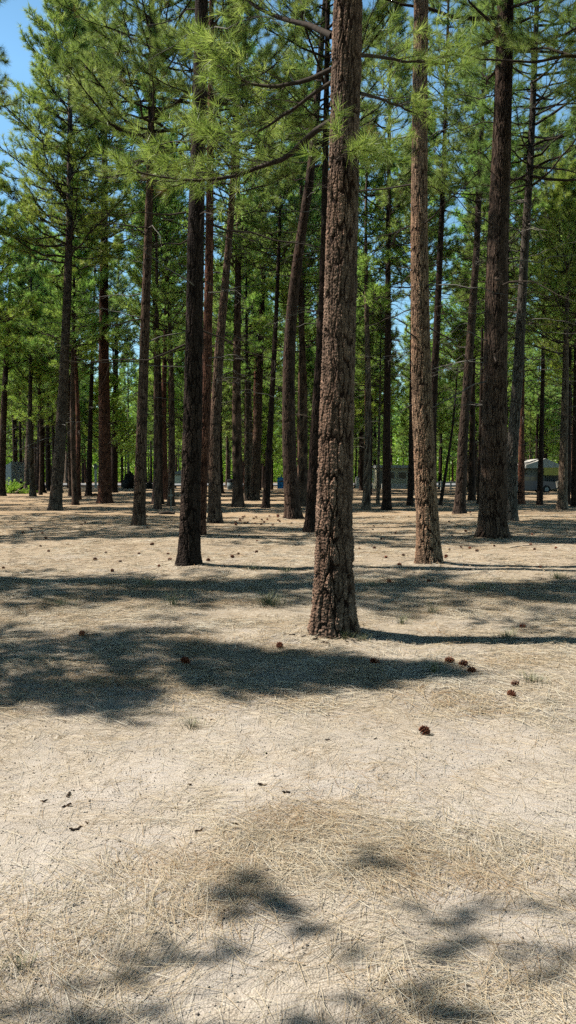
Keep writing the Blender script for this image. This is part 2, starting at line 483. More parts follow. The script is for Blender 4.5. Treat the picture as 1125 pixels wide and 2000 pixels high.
def dead_twigs(mb, path, r, z0, z1, nb, rng, lmax):
    z = rng.uniform(z0, z1, nb); az = rng.uniform(0, 2 * PI, nb); L = rng.uniform(0.3, 1, nb) * lmax
    k = np.linspace(0, 1, 7)
    x0, y0 = path(z)
    h = np.stack([np.cos(az), np.sin(az), 0 * az], -1)
    P = np.stack([x0, y0, z], -1)[:, None] + h[:, None] * (k[None] * L[:, None] + r(z)[:, None] * 0.8)[..., None]
    P[..., 2] += L[:, None] * (rng.uniform(-0.25, 0.25, (nb, 1)) * k + rng.uniform(-0.35, 0.1, (nb, 1)) * k ** 2)
    P += np.cumsum(rng.normal(0, 0.035, P.shape), 1) * L[:, None, None] * 0.8
    rb = np.where(rng.random(nb) > 0.6, 0.97, 0.4)
    tubes(mb, P, (0.006 + 0.006 * L)[:, None] * (1 - 0.8 * k)[None], 4, 0, rnd=np.repeat(rb, 28))
    ns = 5
    Q, tan = interp(P, rng.uniform(0.3, 1, (nb, ns)))
    d = norm(tan * 0.6 + rng.normal(0, 0.6, tan.shape)).reshape(-1, 3); Q = Q.reshape(-1, 3)
    l = np.repeat(L, ns) * rng.uniform(0.12, 0.4, nb * ns)
    kk = np.linspace(0, 1, 4)
    S = Q[:, None] + d[:, None] * (kk[None] * l[:, None])[..., None]
    S += rng.normal(0, 0.05, S.shape) * l[:, None, None]
    tubes(mb, S, 0.004 * (1 - 0.6 * kk)[None] * np.ones((len(Q), 1)), 3, 0, rnd=np.repeat(np.repeat(rb, ns), 12))


def crown_mesh(path, r, H, hb, R, nb, ns, lod, seed, shape=0.85, dead=(0, 0), droop=0.0, tufts_per=3, skip=None, twig_r=0.006, slo=0.28, Lfix=False):
    nb = int(nb * DN); ns = int(round(ns * DS))
    rng = np.random.default_rng(seed)
    mb = MB()
    z = hb + (H - hb) * ((np.arange(nb) + rng.random(nb)) / nb) ** 0.95
    f = (z - hb) / (H - hb)
    az = np.arange(nb) * 2.4 + rng.uniform(-0.7, 0.7, nb)
    prof = np.clip((0.62 + 1.5 * f) * (f < 0.25) + (f >= 0.25) * (1 - ((f - 0.25) / 0.75) ** 1.25) * 1.0, 0.10, 1)
    L = R * prof * rng.uniform(0.6, 1.12, nb) * (1 + 0.22 * np.cos(az * 1.0 + seed))
    if Lfix: L = R * rng.uniform(0.55, 1.05, nb)
    if skip is not None:
        keep = skip(z, az); z, az, L, f = z[keep], az[keep], L[keep], f[keep]
        nb = len(z)
    k = np.linspace(0, 1, 8)
    x0, y0 = path(z)
    h = np.stack([np.cos(az), np.sin(az), 0 * az], -1)
    P = np.stack([x0, y0, z], -1)[:, None] + h[:, None] * (k[None] * L[:, None])[..., None]
    e = -0.22 - droop + 0.75 * f + rng.normal(0, 0.14, nb)
    P[..., 2] += L[:, None] * (e[:, None] * k[None] + (0.30 + 0.1 * rng.normal(size=(nb, 1))) * k[None] ** 2)
    P += np.cumsum(rng.normal(0, 0.035, P.shape), 1) * (L[:, None, None] * 0.55)
    rb = (0.010 + 0.011 * L) * (0.5 if Lfix else 1)
    tubes(mb, P, rb[:, None] * (1 - 0.78 * k)[None], 5, 0, rnd=0.4)
    sprays(mb, P, L, rng, ns, lod, lo=slo, tufts_per=tufts_per, twig_r=twig_r)
    if dead[0]:
        dead_twigs(mb, path, r, dead[1], hb + 0.25 * (H - hb), dead[0], rng, R * 0.75)
    return mb.mesh('crown', [TWIG, NEED])


DN, DS = 1.45, 1.3


def lod_for(Y):
    if Y < 11: return (46, 0.0036, 0.19)
    if Y < 22: return (42, 0.0072, 0.21)
    if Y < 34: return (26, 0.0110, 0.22)
    if Y < 55: return (17, 0.0170, 0.24)
    return (10, 0.0220, 0.25)


def spline(pts):
    """pts: list of (z, x, y) -> function of z, eased to straight above"""
    a = np.array(sorted(pts)); zz, xx, yy = a[:, 0], a[:, 1], a[:, 2]

    def sm(z, v):
        # average of neighbouring linear lookups rounds the corners
        s = 0
        for o in (-0.9, -0.45, 0, 0.45, 0.9):
            q = z + o
            r_ = np.interp(q, zz, v)
            sl1 = (v[-1] - v[-2]) / (zz[-1] - zz[-2]); r_ = np.where(q > zz[-1], v[-1] + 0.5 * sl1 * (q - zz[-1]), r_)
            sl0 = (v[1] - v[0]) / (zz[1] - zz[0]); r_ = np.where(q < zz[0], v[0] + sl0 * (q - zz[0]), r_)
            s = s + r_ / 5
        return s
    return lambda z: (sm(np.asarray(z, float), xx), sm(np.asarray(z, float), yy))


NEARGROUP = 'pines standing on the needle covered clearing'


def pine(pts, wpx, label, tint, H=22, hb=7.0, R=2.6, nb=70, ns=8, dead=14, seed=0, green=(1, 1, 1), Y=None, amp=0.018,
         name='pine_tree', cat='tree', skip=None, droop=0.0, group=NEARGROUP, tufts=4, deadlow=3.2, slo=0.28, Lfix=False, cell=None, fl=0.10):
    b0 = pts[0]
    base = gp(*b0)
    if Y: base = np.array([dp(b0[0], b0[1], Y)[0], Y, 0.0])
    Y = base[1]
    base[2] = float(ground_z(base[0], base[1])) - 0.02
    pl = [(0.0, 0.0, 0.0)]
    rng = random.Random(seed)
    ly = rng.uniform(-0.02, 0.02)
    for (px, py) in pts[1:]:
        q = dp(px, py, Y); pl.append((q[2], q[0] - base[0], ly * q[2]))
    path = spline(pl)
    rb = wpx * Y / F / 2
    rfun = lambda z: rb * np.clip(1.05 - 0.95 * np.clip(z, 0, None) / H, 0.03, 1.2)
    res = max(0.005, min(0.05, 0.6 * Y / 774.0 * 0.5))
    ztop = H - 0.2
    nseg = int(np.clip(2 * PI * rb / res, 14, 300))
    if Y < 15:
        nz = int(min(ztop, CAMH + 1000 / F * Y + 1.2) / (res * 1.15)); ztv = min(ztop, CAMH + 1000 / F * Y + 1.2)
    else:
        nz = int(np.clip(ztop / (res * 1.6), 60, 1100)); ztv = ztop
    t = thing(name, base, label, cat, group)
    tr = link('trunk', trunk_mesh(path, rfun, H, rb, nseg, nz, amp, seed * 13 + 5, ztop=ztv, cell=cell or (0.07 if rb > 0.13 else 0.05), fl=fl), t)
    if ztv < ztop:      # plain continuation out of frame
        o = link('trunk_top', trunk_mesh(lambda z: path(z + ztv - 0.2), lambda z: rfun(z + ztv - 0.2), H, rb, 24, 60, amp * 0.4, seed * 13 + 8, ztop=ztop - ztv), t, (0, 0, ztv - 0.2))
        o.color = (*tint, 1)
    tr.color = (*tint, 1)
    c = link('crown', crown_mesh(path, rfun, H, hb - 0.8, R * 1.15, nb, ns, lod_for(Y), seed * 7 + 1, dead=(dead, deadlow), skip=skip, droop=droop, tufts_per=tufts,
                                 twig_r=max(0.004, 0.00045 * Y), slo=slo, Lfix=Lfix), t)
    c.color = (*green, 1)
    return t, path, base


TAN = (0.58, 0.39, 0.275); RED = (0.33, 0.155, 0.105); BRN = (0.27, 0.18, 0.135); DRK = (0.085, 0.055, 0.043); GRY = (0.35, 0.275, 0.215)
MAINB = (0.41, 0.285, 0.225)
COOL = (0.85, 1.0, 1.0); WARM = (1.15, 1.1, 0.85)

# --- the big foreground pine with its hand-placed limbs
T1, p1, b1 = pine([(652, 1238), (652, 1000), (660, 800), (667, 500), (672, 300), (678, 0)], 63,
                  'large pine nearest the camera, with deeply furrowed brown bark', MAINB, H=24, hb=6.6, R=2.2, nb=46, ns=7, dead=0, seed=1, amp=0.027, cell=0.05, fl=0.24, skip=lambda z, az: ~((np.cos(az) < -0.3) & (z < 10.5)))
Y1 = b1[1]


def limb(pl, dys, r0, seed, ns, lod=(36, 0.0062, 0.165), seclen=0.34, lo=0.25, label=None, tufts=2):
    rng = np.random.default_rng(seed)
    C = np.array([dp(px, py, Y1 + dy) for (px, py), dy in zip(pl, dys)]) - b1
    s = np.linspace(0, 1, len(C)); q = np.linspace(0, 1, 14)
    Pq = np.stack([np.interp(q, s, C[:, i]) for i in range(3)], -1)
    Pq[1:-1] = 0.5 * Pq[1:-1] + 0.25 * (Pq[:-2] + Pq[2:])
    Pq += np.cumsum(rng.normal(0, 0.006, Pq.shape), 0) * np.clip(q * 3, 0, 1)[:, None]
    L = float(np.sum(np.linalg.norm(np.diff(Pq, axis=0), axis=1)))
    mb = MB()
    tubes(mb, Pq[None], (r0 * (1 - 0.72 * q))[None], 7, 0, rnd=0.4); ns = int(ns * 1.15)
    sprays(mb, Pq[None], np.array([L]), rng, ns, lod, lo=lo, seclen=seclen, tufts_per=tufts, twig_r=0.005)
    o = mb.obj('branch', [TWIG, NEED], T1)
    if label: o['label'] = label
    o.color = (1.05, 1.05, 0.9, 1)
    return o


limb([(648, 236), (600, 262), (575, 300), (545, 318), (510, 320), (478, 338), (440, 347), (390, 352), (330, 345), (260, 330)], [0, .2, .4, .55, .65, .75, .85, .9, 1.0, 1.1], 0.034, 11, 46, label='crooked lichen-spotted limb reaching left')
limb([(648, 70), (600, 46), (540, 34), (490, 5), (450, -40)], [0, .3, .55, .75, .9], 0.032, 12, 22)
limb([(648, 135), (600, 158), (555, 167), (505, 172), (465, 160), (430, 135), (380, 118)], [0, .2, .3, .4, .5, .6, .7], 0.026, 13, 28)
limb([(648, 160), (610, 185), (570, 215), (520, 255), (470, 270), (420, 268)], [0, .3, .5, .7, .9, 1.0], 0.022, 14, 26)
limb([(700, 108), (745, 110), (790, 122), (840, 118), (880, 100)], [0, .3, .6, .9, 1.1], 0.02, 15, 20)
limb([(702, 182), (745, 190), (790, 205), (840, 230)], [0, .4, .8, 1.1], 0.018, 16, 16)
limb([(702, 300), (730, 300), (745, 290)], [0, -.25, -.4], 0.012, 17, 7)
limb([(668, 310), (655, 318), (670, 305), (690, 300)], [-.2, -.45, -.6, -.7], 0.010, 18, 7)

# --- pines that can be told apart: base and lean points, width, label, bark, crown
NEAR = [
    ([(838, 1103), (834, 1000), (825, 800), (820, 500), (822, 200), (826, 0)], 40, 'tall straight pine with light tan bark, right of the largest pine', TAN, dict(H=23, hb=7.0, R=2.7, nb=90, ns=10, dead=16, amp=0.018, cell=0.052, green=(0.9, 0.95, 0.9))),
    ([(962, 1052), (964, 900), (965, 800), (969, 500), (980, 200), (983, 0)], 49, 'thick grey-brown pine with flared base and black shaded side', (0.20, 0.14, 0.11), dict(H=26, hb=7.6, R=3.2, nb=96, ns=10, dead=26, amp=0.026, green=(0.85, 0.95, 0.95))),
    ([(369, 1106), (376, 800), (381, 450), (388, 200), (392, 0)], 37, 'nearly black pine standing alone left of the largest pine', (0.085, 0.06, 0.05), dict(H=23, hb=6.4, R=3.1, nb=110, ns=11, dead=20, amp=0.018, skip=lambda z, az: (np.sin(az) < 0.15) | (z > 13))),
    ([(388, 1045), (402, 800), (408, 500)], 22, 'dark red-brown pine half hidden behind the nearly black one', RED, dict(H=19, hb=8.5, R=2.0, nb=40, ns=8)),
    ([(420, 1020), (417, 900), (421, 800), (430, 650), (440, 550), (451, 420), (455, 350)], 23, 'slim bent pine with sunlit tan left edge and dead twigs', (0.33, 0.22, 0.165), dict(H=18, hb=8.8, R=2.0, nb=44, ns=8, dead=60, deadlow=4.5)),
    ([(271, 1027), (275, 900), (280, 750), (285, 600), (292, 400), (296, 250)], 22, 'brown pine leaning slightly right in front of the dark boulder', BRN, dict(H=22, hb=8.0, R=3.3, nb=125, ns=11, dead=24)),
    ([(205, 983), (204, 850), (202, 700), (202, 500), (203, 350)], 24, 'straight thick pine with reddish bark beside the white post', RED, dict(H=30, hb=8.6, R=3.8, nb=150, ns=11)),
    ([(221, 962), (224, 850), (227, 650), (232, 480)], 14, 'dark slim pine directly behind the reddish pine', DRK, dict(H=22, hb=9, R=2.4)),
    ([(107, 993), (117, 880), (125, 750), (132, 600), (138, 450), (140, 300)], 22, 'grey-brown pine leaning right with a broad sunlit crown', (0.30, 0.23, 0.185), dict(H=25.5, hb=7.4, R=3.1, nb=150, ns=12, green=WARM)),
    ([(78, 963), (80, 850), (82, 700), (84, 500)], 17, 'dark pine next to the pale one on the far left', DRK, dict(H=22, hb=8, R=2.7, green=WARM)),
    ([(55, 957), (58, 850), (62, 720), (64, 500)], 17, 'pale brown pine right of the low green shrub', GRY, dict(H=24, hb=9, R=2.8, green=WARM)),
    ([(2, 968), (6, 850), (14, 700), (24, 520)], 15, 'leaning pine cut by the left edge of the picture', BRN, dict(H=21, hb=7.5, R=2.8, green=WARM)),
    ([(173, 969), (178, 800), (183, 650), (187, 550)], 11, 'thin black pine with a stub of root at its foot', DRK, dict(H=20, hb=9.5, R=2.2)),
    ([(131, 944), (136, 800), (140, 650)], 12, 'pale slim pine behind the leaning grey-brown one', GRY, dict(H=22, hb=9.5, R=2.4)),
    ([(573, 1010), (565, 900), (563, 780), (566, 650), (575, 550), (592, 430), (608, 330)], 28, 'dark pine with a curved trunk and wide flared base', (0.17, 0.115, 0.09), dict(H=24, hb=9.4, R=2.8, nb=66, ns=9, dead=22)),
    ([(606, 1040), (615, 850), (628, 650), (633, 480)], 20, 'dark pine tucked behind the left side of the largest pine', DRK, dict(H=20, hb=9.0, R=2.3, nb=50)),
    ([(496, 977), (503, 850), (510, 650), (517, 450)], 18, 'brown pine left of the curved dark one, thicker of the close pair', BRN, dict(H=23, hb=10, R=2.5)),
    ([(519, 991), (527, 850), (535, 700), (542, 550), (546, 450)], 13, 'slender black leaning pine of the close pair', DRK, dict(H=20, hb=9, R=2.1)),
    ([(755, 997), (756, 800), (758, 650), (758, 500), (760, 350)], 16, 'straight dark pine in front of the white cabin', DRK, dict(H=23, hb=8.5, R=2.6, dead=75, deadlow=4.6)),
    ([(738, 985), (740, 850), (742, 760)], 6, 'very thin young pine beside the white cabin', GRY, dict(H=11, hb=5.5, R=1.4, nb=36, ns=6)),
    ([(843, 1000), (845, 800), (853, 650), (859, 500), (866, 350)], 17, 'dark pine leaning out from behind the light tan one', DRK, dict(H=24, hb=10, R=2.4, dead=70, deadlow=4.6)),
    ([(801, 988), (803, 900), (804, 700)], 11, 'dark slim pine seen just left of the light tan one', DRK, dict(H=18, hb=9, R=2.0)),
    ([(898, 1004), (905, 850), (913, 750), (922, 620), (931, 500)], 20, 'dark brown pine leaning right beside the white rail fence', (0.15, 0.11, 0.09), dict(H=22, hb=9.5, R=2.3, dead=75, deadlow=4.4)),
    ([(998, 1021), (998, 900), (1007, 780), (1015, 640), (1021, 500), (1033, 300)], 22, 'grey bent pine right behind the thick grey-brown one', (0.22, 0.20, 0.18), dict(H=23, hb=7.4, R=2.9, nb=115, dead=75, deadlow=4.6, green=COOL)),
    ([(1018, 985), (1018, 900), (1020, 700)], 12, 'reddish slim pine in front of the dark blue car', RED, dict(H=19, hb=9, R=2.1)),
    ([(1054, 988), (1057, 850), (1060, 700)], 10, 'black slender pine in front of the yellow building', DRK, dict(H=19, hb=8, R=2.2)),
    ([(1098, 996), (1101, 900), (1104, 800)], 17, 'grey sunlit pine hiding the corner of the yellow building', GRY, dict(H=15, hb=4.8, R=2.6, nb=70, ns=9, green=WARM)),
    ([(1121, 990), (1122, 850), (1124, 700)], 10, 'dark pine at the right edge of the picture', DRK, dict(H=19, hb=6, R=2.3)),
    ([(860, 988), (872, 915), (884, 840)], 6, 'thin leaning dead-looking sapling by the white rail fence', DRK, dict(H=9, hb=5.5, R=1.0, nb=26, ns=5)),
    ([(936, 984), (938, 850), (940, 700)], 8, 'thin dark pine against the left flank of the thick grey-brown one', DRK, dict(H=18, hb=8.5, R=1.9)),
]
for i, (pts, wpx, label, tint, kw) in enumerate(NEAR):
    pine(pts, wpx, label, tint, seed=20 + i, **kw)

# --- pines standing just outside the frame, whose boughs and shadows reach into it
OUT = [
    ((-6.6, 6.9), 9.4, 2.0, 1.75, 80, 10, 'small bushy pine beyond the left edge that shades the foreground', {}),
    ((-10.6, 11.9), 12.5, 4.2, 2.1, 50, 9, 'mid-height pine beyond the left edge shading the ground left of the nearly black pine', {}),
    ((-7.7, 12.2), 20, 5.5, 2.4, 60, 9, 'pine beyond the left edge whose boughs enter at the upper left', {}),
    ((-11.5, 12.3), 20, 9.0, 2.3, 34, 7, 'tall thin pine beyond the left edge, set back from its bushier neighbour', {}),
    ((7.6, 16.0), 21, 6.0, 2.7, 105, 10, 'pine beyond the right edge whose boughs reach into the upper right', {}),
    ((-17.0, 21.3), 20, 7.5, 2.6, 50, 9, 'pine beyond the left edge, farther out than its neighbours', {}),
    ((-18.0, 27.6), 21, 7.0, 3.0, 60, 9, 'pine beyond the left edge among the middle rank', {}),
    ((-9.7, 20.0), 22, 8.0, 2.4, 60, 9, 'pine beyond the left edge whose bough tips show at the upper left corner', {}),
    ((-23.0, 38.0), 22, 7.0, 2.8, 60, 9, 'pine beyond the left edge level with the straight reddish pine', {}),
    ((-15.0, 24.0), 21, 7.0, 3.0, 60, 9, 'pine beyond the left edge level with the slim bent pine', {}),
    ((-20.0, 31.0), 22, 7.0, 3.3, 60, 9, 'pine beyond the left edge level with the leaning grey-brown pine', {}),
]
for i, ((x, y), H, hb, R, nb, ns, label, kw) in enumerate(OUT):
    px = CX + x / y * F
    t, _, _ = pine([(px, 1300), (px, 600), (px, 100)], 3 * H * 12 / y / 1.2, label, BRN, H=H, hb=hb, R=R, nb=nb, ns=ns, dead=4, seed=70 + i, Y=y, amp=0.015, **kw)

# a low-limbed pine beside the viewpoint: its bough tips cast the soft blotches on the near sand
b9 = np.array([-6.6, 1.9, float(ground_z(-6.6, 1.9)) - 0.02])
t9 = thing('pine_tree', b9, 'low-limbed pine beyond the left edge casting soft blotches near the camera', 'tree', NEARGROUP)
r9 = lambda z: 0.13 * np.clip(1.05 - 0.95 * np.clip(z, 0, None) / 9.0, 0.03, 1.2)
p9 = lambda z: (0.0 * np.asarray(z), 0.0 * np.asarray(z))
o = link('trunk', trunk_mesh(p9, r9, 9.0, 0.13, 30, 160, 0.015, 99, ztop=8.8), t9); o.color = (*BRN, 1)
rg = np.random.default_rng(44); SV = np.array(to_sun); mb = MB(); q = np.linspace(0, 1, 9)
for px, py, rad, nt_, z in [(478, 1770, .10, 7, 5.2), (500, 1725, .06, 3, 5.6), (568, 1780, .07, 6, 5.5), (645, 1832, .08, 4, 5.0), (735, 1692, .08, 4, 6.2), (905, 1815, .11, 8, 5.6),
                            (930, 1855, .08, 4, 5.2), (1062, 1772, .09, 5, 6.3), (1095, 1870, .08, 4, 6.0), (305, 1875, .10, 6, 4.6), (410, 1865, .07, 3, 4.8), (110, 1985, .12, 7, 4.4), (330, 1990, .10, 5, 4.6), (560, 1990, .08, 4, 4.8), (765, 1992, .12, 7, 5.0), (905, 1990, .12, 6, 5.2)]:
    tip = gp(px, py) + SV * (z / SV[2]) - b9
    st = np.array([0, 0, z - 0.25 - 0.12 * np.hypot(tip[0], tip[1])])
    Pq = st + (tip - st) * q[:, None]; Pq[:, 2] -= 0.3 * np.sin(PI * q) * 0.6
    tubes(mb, Pq[None], (0.007 * (1 - 0.75 * q))[None], 5, 0, rnd=0.4)
    TP = tip + rg.normal(0, 1, (nt_, 3)) * rad * 0.75 * np.array([1.2, 1.0, 0.8]); TD = norm((tip - st) / 3 + rg.normal(0, 0.5, (nt_, 3)) + np.array([0, 0, 0.4]))
    tubes(mb, np.stack([tip + (TP - tip) * k for k in (-0.3, 0.4, 1.0)], 1), np.full((nt_, 3), 0.004), 3, 0, rnd=0.4)
    add_needles(mb, TP, TD, 80, 0.0040, 0.10, rg, rg.uniform(0.2, 0.8, nt_))
nb = 60
zz_ = rg.uniform(4.0, 8.6, nb); az = rg.uniform(1.9, 4.4, nb); L = 1.7 * np.clip((9.2 - zz_) / 4, 0.15, 1)
Pq = np.stack([np.cos(az)[:, None] * L[:, None] * q, np.sin(az)[:, None] * L[:, None] * q, zz_[:, None] + 0.12 * L[:, None] * q], -1)
tubes(mb, Pq, (0.012 * (1 - 0.7 * q))[None] * np.ones((nb, 1)), 4, 0, rnd=0.4)
sprays(mb, Pq, L, rg, 6, (30, 0.006, 0.18))
link('crown', mb.mesh('crown', [TWIG, NEED]), t9)

# --- background stand: shared trunks and crowns
straight = lambda z: (np.asarray(z) * 0.0 + 0.10 * np.sin(np.asarray(z) * 0.35), np.asarray(z) * 0.0)
VAR = []
for v in range(7):
    H = [19, 21, 23, 17, 20, 13, 9][v]; hb = [6, 7.5, 6.5, 5.0, 3.5, 1.6, 0.7][v]; R = [2.9, 3.1, 3.3, 2.8, 3.0, 2.8, 2.3][v]
    rb = [0.19, 0.22, 0.24, 0.15, 0.18, 0.11, 0.07][v]
    rf = lambda z, rb=rb, H=H: rb * np.clip(1.05 - 0.95 * np.clip(z, 0, None) / H, 0.03, 1.2)
    tm = trunk_mesh(straight, rf, H, rb, 16, 90, 0.018, 300 + v, ztop=H - 0.2)
    cm = crown_mesh(straight, rf, H, hb, R, [62, 66, 72, 56, 70, 64, 50][v], 9, (11, 0.030, 0.28), 400 + v, dead=(14, 3.0) if v < 5 else (0, 0), twig_r=0.02)
    VAR.append((tm, cm))
rng = random.Random(5)
BG_LABEL = {0: 'slender pine in the distant background stand', 1: 'bushy young pine with low branches in the distant background'}
placed = []


def bg_tree(x, y, v, tint, s, rz, green, label, group):
    z = float(ground_z(x, y)) - 0.02
    t = thing('young_pine' if v >= 5 else 'pine_tree', (x, y, z), label, 'tree', group, rz)
    t.scale = (s, s, s)
    a = link('trunk', VAR[v][0], t); a.color = (*tint, 1)
    c = link('crown', VAR[v][1], t); c.color = (*green, 1)


# bright young pines that stand out
bg_tree(*gp(722, 966)[:2], 5, DRK, 1.25, 0.4, (1.35, 1.35, 0.8), 'bright yellow-green young pine between the largest pine and the white cabin', None)
bg_tree(*gp(1108, 986)[:2], 4, DRK, 0.78, 1.4, (1.35, 1.35, 0.8), 'bright young pine in front of the yellow building', None)
bg_tree(*gp(238, 952)[:2], 6, DRK, 1.0, 2.4, (1.3, 1.35, 0.8), 'small bright young pine behind the dark boulder', None)
keepclear = [(735, 800, 90), (1060, 1096, 75), (1005, 1045, 75), (540, 556, 90), (180, 192, 100), (235, 300, 100), (845, 900, 85), (340, 352, 90), (440, 456, 88), (8, 32, 80)]
n = 0
while n < 255:
    y = rng.uniform(46, 150) if n > 30 else rng.uniform(33, 56)
    x = rng.uniform(-0.44, 0.44) * y + rng.uniform(-2, 2)
    px = CX + x / y * F
    if any(a - 6 < px < b + 6 and y < d for a, b, d in keepclear): continue
    if 98 < y < 125: continue
    if y < 56 and any(abs(px - q[0][0][0] - 0.3 * (q[0][1][0] - q[0][0][0])) < 13 for q in NEAR): continue
    if y < 56 and abs(px - 655) < 45: continue
    if any((x - a) ** 2 + (y - b) ** 2 < 4 for a, b in placed): continue
    placed.append((x, y)); n += 1
    v = rng.choice([0, 1, 2, 3, 4, 4, 5, 5, 6, 5] if y > 56 else [0, 1, 2, 3, 4])
    tint = rng.choice([DRK, DRK, BRN, RED, GRY, DRK])
    gs = rng.uniform(1.15, 1.6)
    bg_tree(x, y, v, tint, rng.uniform(0.85, 1.15), rng.uniform(0, 6.28), (gs * rng.uniform(0.80, 1.02), gs, gs * rng.uniform(0.7, 1.0)), BG_LABEL[int(v >= 5)], 'bushy young pines in the distance' if v >= 5 else 'slender pines of the background stand')

# unseen pines added behind, right and left of the viewpoint to cut sky fill
n = 0
while n < 96:
    if n < 52: x, y = rng.uniform(-36, 40), rng.uniform(-34, -4)
    elif n < 66: x, y = rng.uniform(8, 30), rng.uniform(-4, 44)
    else: x, y = rng.uniform(-60, -34), rng.uniform(-10, 50)
    if y > 0 and x > 0 and x < 0.45 * y + 5: continue
    if any((x - a) ** 2 + (y - b) ** 2 < 6 for a, b in placed): continue
    placed.append((x, y)); n += 1
    bg_tree(x, y, rng.choice([0, 1, 2, 3, 4, 4]), rng.choice([DRK, BRN, GRY]), rng.uniform(0.95, 1.2), rng.uniform(0, 6.28), (1, 1, 0.9), 'unseen pine added around the viewpoint to hold back sky light', 'unseen pines added to block sky light')

n = 0
while n < 34:
    y = rng.uniform(58, 96); x = rng.uniform(-0.42, 0.42) * y; px = CX + x / y * F
    if any(a - 8 < px < b + 8 and y < d for a, b, d in keepclear) or any((x - a) ** 2 + (y - b) ** 2 < 3 for a, b in placed): continue
    placed.append((x, y)); n += 1
    gs = rng.uniform(1.3, 1.65)
    bg_tree(x, y, rng.choice([5, 5, 6, 4]), rng.choice([DRK, BRN]), rng.uniform(0.75, 1.2), rng.uniform(0, 6.28), (gs * 0.92, gs, gs * 0.75), BG_LABEL[1], 'bushy young pines in the distance')

# far wood: one mass
rg = np.random.default_rng(9)
mb = MB(); N = 220000
Yf = rg.uniform(150, 200, N); Xf = rg.uniform(-0.62, 0.62, N) * Yf
ht = 13 + 9 * vn(Xf / 3.2, Yf / 12, 33)
Zf = rg.random(N) ** 1.25 * ht
D = norm(rg.normal(size=(N, 3)) * np.array([1, 1, 0.8]))
S = norm(np.cross(D, rg.normal(size=(N, 3)))) * rg.uniform(0.10, 0.28, (N, 1))
P = np.stack([Xf, Yf, Zf], -1)
mb.add(np.stack([P - S, P + S, P + D * rg.uniform(0.5, 1.1, (N, 1))], 1).reshape(-1, 3), t=np.arange(3 * N).reshape(-1, 3), rnd=np.repeat(rg.random(N) * 0.9, 3))
o = tag(mb.obj('distant_woods', [NEED]), 'far-off wood closing the view behind the road', 'woods', kind='stuff'); o.color = (1.55, 1.7, 1.15, 1)


# ------------------------------------------------------------------ ground cover
def in_view(rng, n, y0, y1, pad=0.5):
    y = np.sqrt(rng.uniform(y0 ** 2, y1 ** 2, n)); x = rng.uniform(-1, 1, n) * (0.39 * y + pad)
    return x, y


def litter(n, y0, y1, wid, ln, seed, thr, zlift):
    rng = np.random.default_rng(seed)
    x, y = in_view(rng, n * 2, y0, y1)
    dens = 0.5 * fbm(x / 0.55, y / 0.55, 21, 2) + 0.5 * vn(x / 1.9, y / 1.6, 22)
    keep = rng.random(len(x)) < sst(thr, thr + 0.28, dens) * 0.9 + 0.10
    x, y = x[keep][:n], y[keep][:n]; n = len(x)
    a = (vn(x / 0.7, y / 0.7, 23) - 0.5) * 5 + rng.normal(0, 1.2, n)
    L = ln * rng.uniform(0.5, 1.15, n); cv = rng.normal(0, 0.2, n)
    k = np.linspace(-0.5, 0.5, 4)
    ang = a[:, None] + cv[:, None] * k
    step = L[:, None] / 3
    px = x[:, None] + np.cumsum(np.cos(ang) * step, 1); py = y[:, None] + np.cumsum(np.sin(ang) * step, 1)
    gz = ground_z(px, py)
    tilt = rng.normal(0, 0.05, n)
    pz = gz + 0.002 + np.abs(rng.normal(0, zlift, n))[:, None] + np.abs(tilt[:, None] * (k + 0.5) * L[:, None])
    P = np.stack([px, py, pz], -1)
    sx = -np.sin(ang) * wid / 2; sy = np.cos(ang) * wid / 2; roll = rng.uniform(-0.7, 0.7, n)[:, None]
    Sd = np.stack([sx * np.cos(roll), sy * np.cos(roll), np.sin(roll) * wid / 2 + 0 * sx], -1) * np.array([0.7, 1, 1, 0.5])[None, :, None]
    V = np.stack([P - Sd, P + Sd], 2)
    i = np.arange(n)[:, None] * 8 + np.arange(3)[None] * 2
    q = np.stack([i, i + 1, i + 3, i + 2], -1).reshape(-1, 4)
    r = np.clip(rng.normal(0.58, 0.22, n) + 0.9 * (fbm(x / 0.5, y / 0.5, 61, 2) - 0.5), 0, 1)
    return V.reshape(-1, 3), q, np.repeat(r, 8)


mb = MB()
for args in ((56000, 1.7, 6.0, 0.0016, 0.15, 1, 0.46, 0.0045), (70000, 5.0, 12.0, 0.0030, 0.18, 2, 0.25, 0.008), (50000, 11.0, 30.0, 0.0065, 0.22, 3, 0.22, 0.008)):
    V, q, r = litter(*args); mb.add(V, q, rnd=r)
tag(mb.obj('needle_litter', [LITTER]), 'dry straw-coloured pine needles strewn over the whole forest floor', 'pine needles', kind='stuff')

rg = np.random.default_rng(31)
x, y = in_view(rg, 22000, 1.6, 6.0)
s = np.abs(rg.normal(0.0016, 0.0014, len(x))) + 0.0009
oc = np.array([(1, 0, 0), (-1, 0, 0), (0, 1, 0), (0, -1, 0), (0, 0, 1), (0, 0, -1)], float)
V = np.stack([x, y, ground_z(x, y) + s * 0.3], -1)[:, None] + oc[None] * s[:, None, None] * rg.uniform(0.6, 1.3, (len(x), 6, 1))
tf = np.array([(0, 2, 4), (2, 1, 4), (1, 3, 4), (3, 0, 4), (2, 0, 5), (1, 2, 5), (3, 1, 5), (0, 3, 5)])
tag(MB().add(V.reshape(-1, 3), t=(np.arange(len(x))[:, None, None] * 6 + tf[None]).reshape(-1, 3), rnd=np.repeat(rg.random(len(x)), 6)).obj('gravel', [GRIT]),
    'coarse sandy grit showing between the needles in the foreground', 'gravel', kind='stuff')


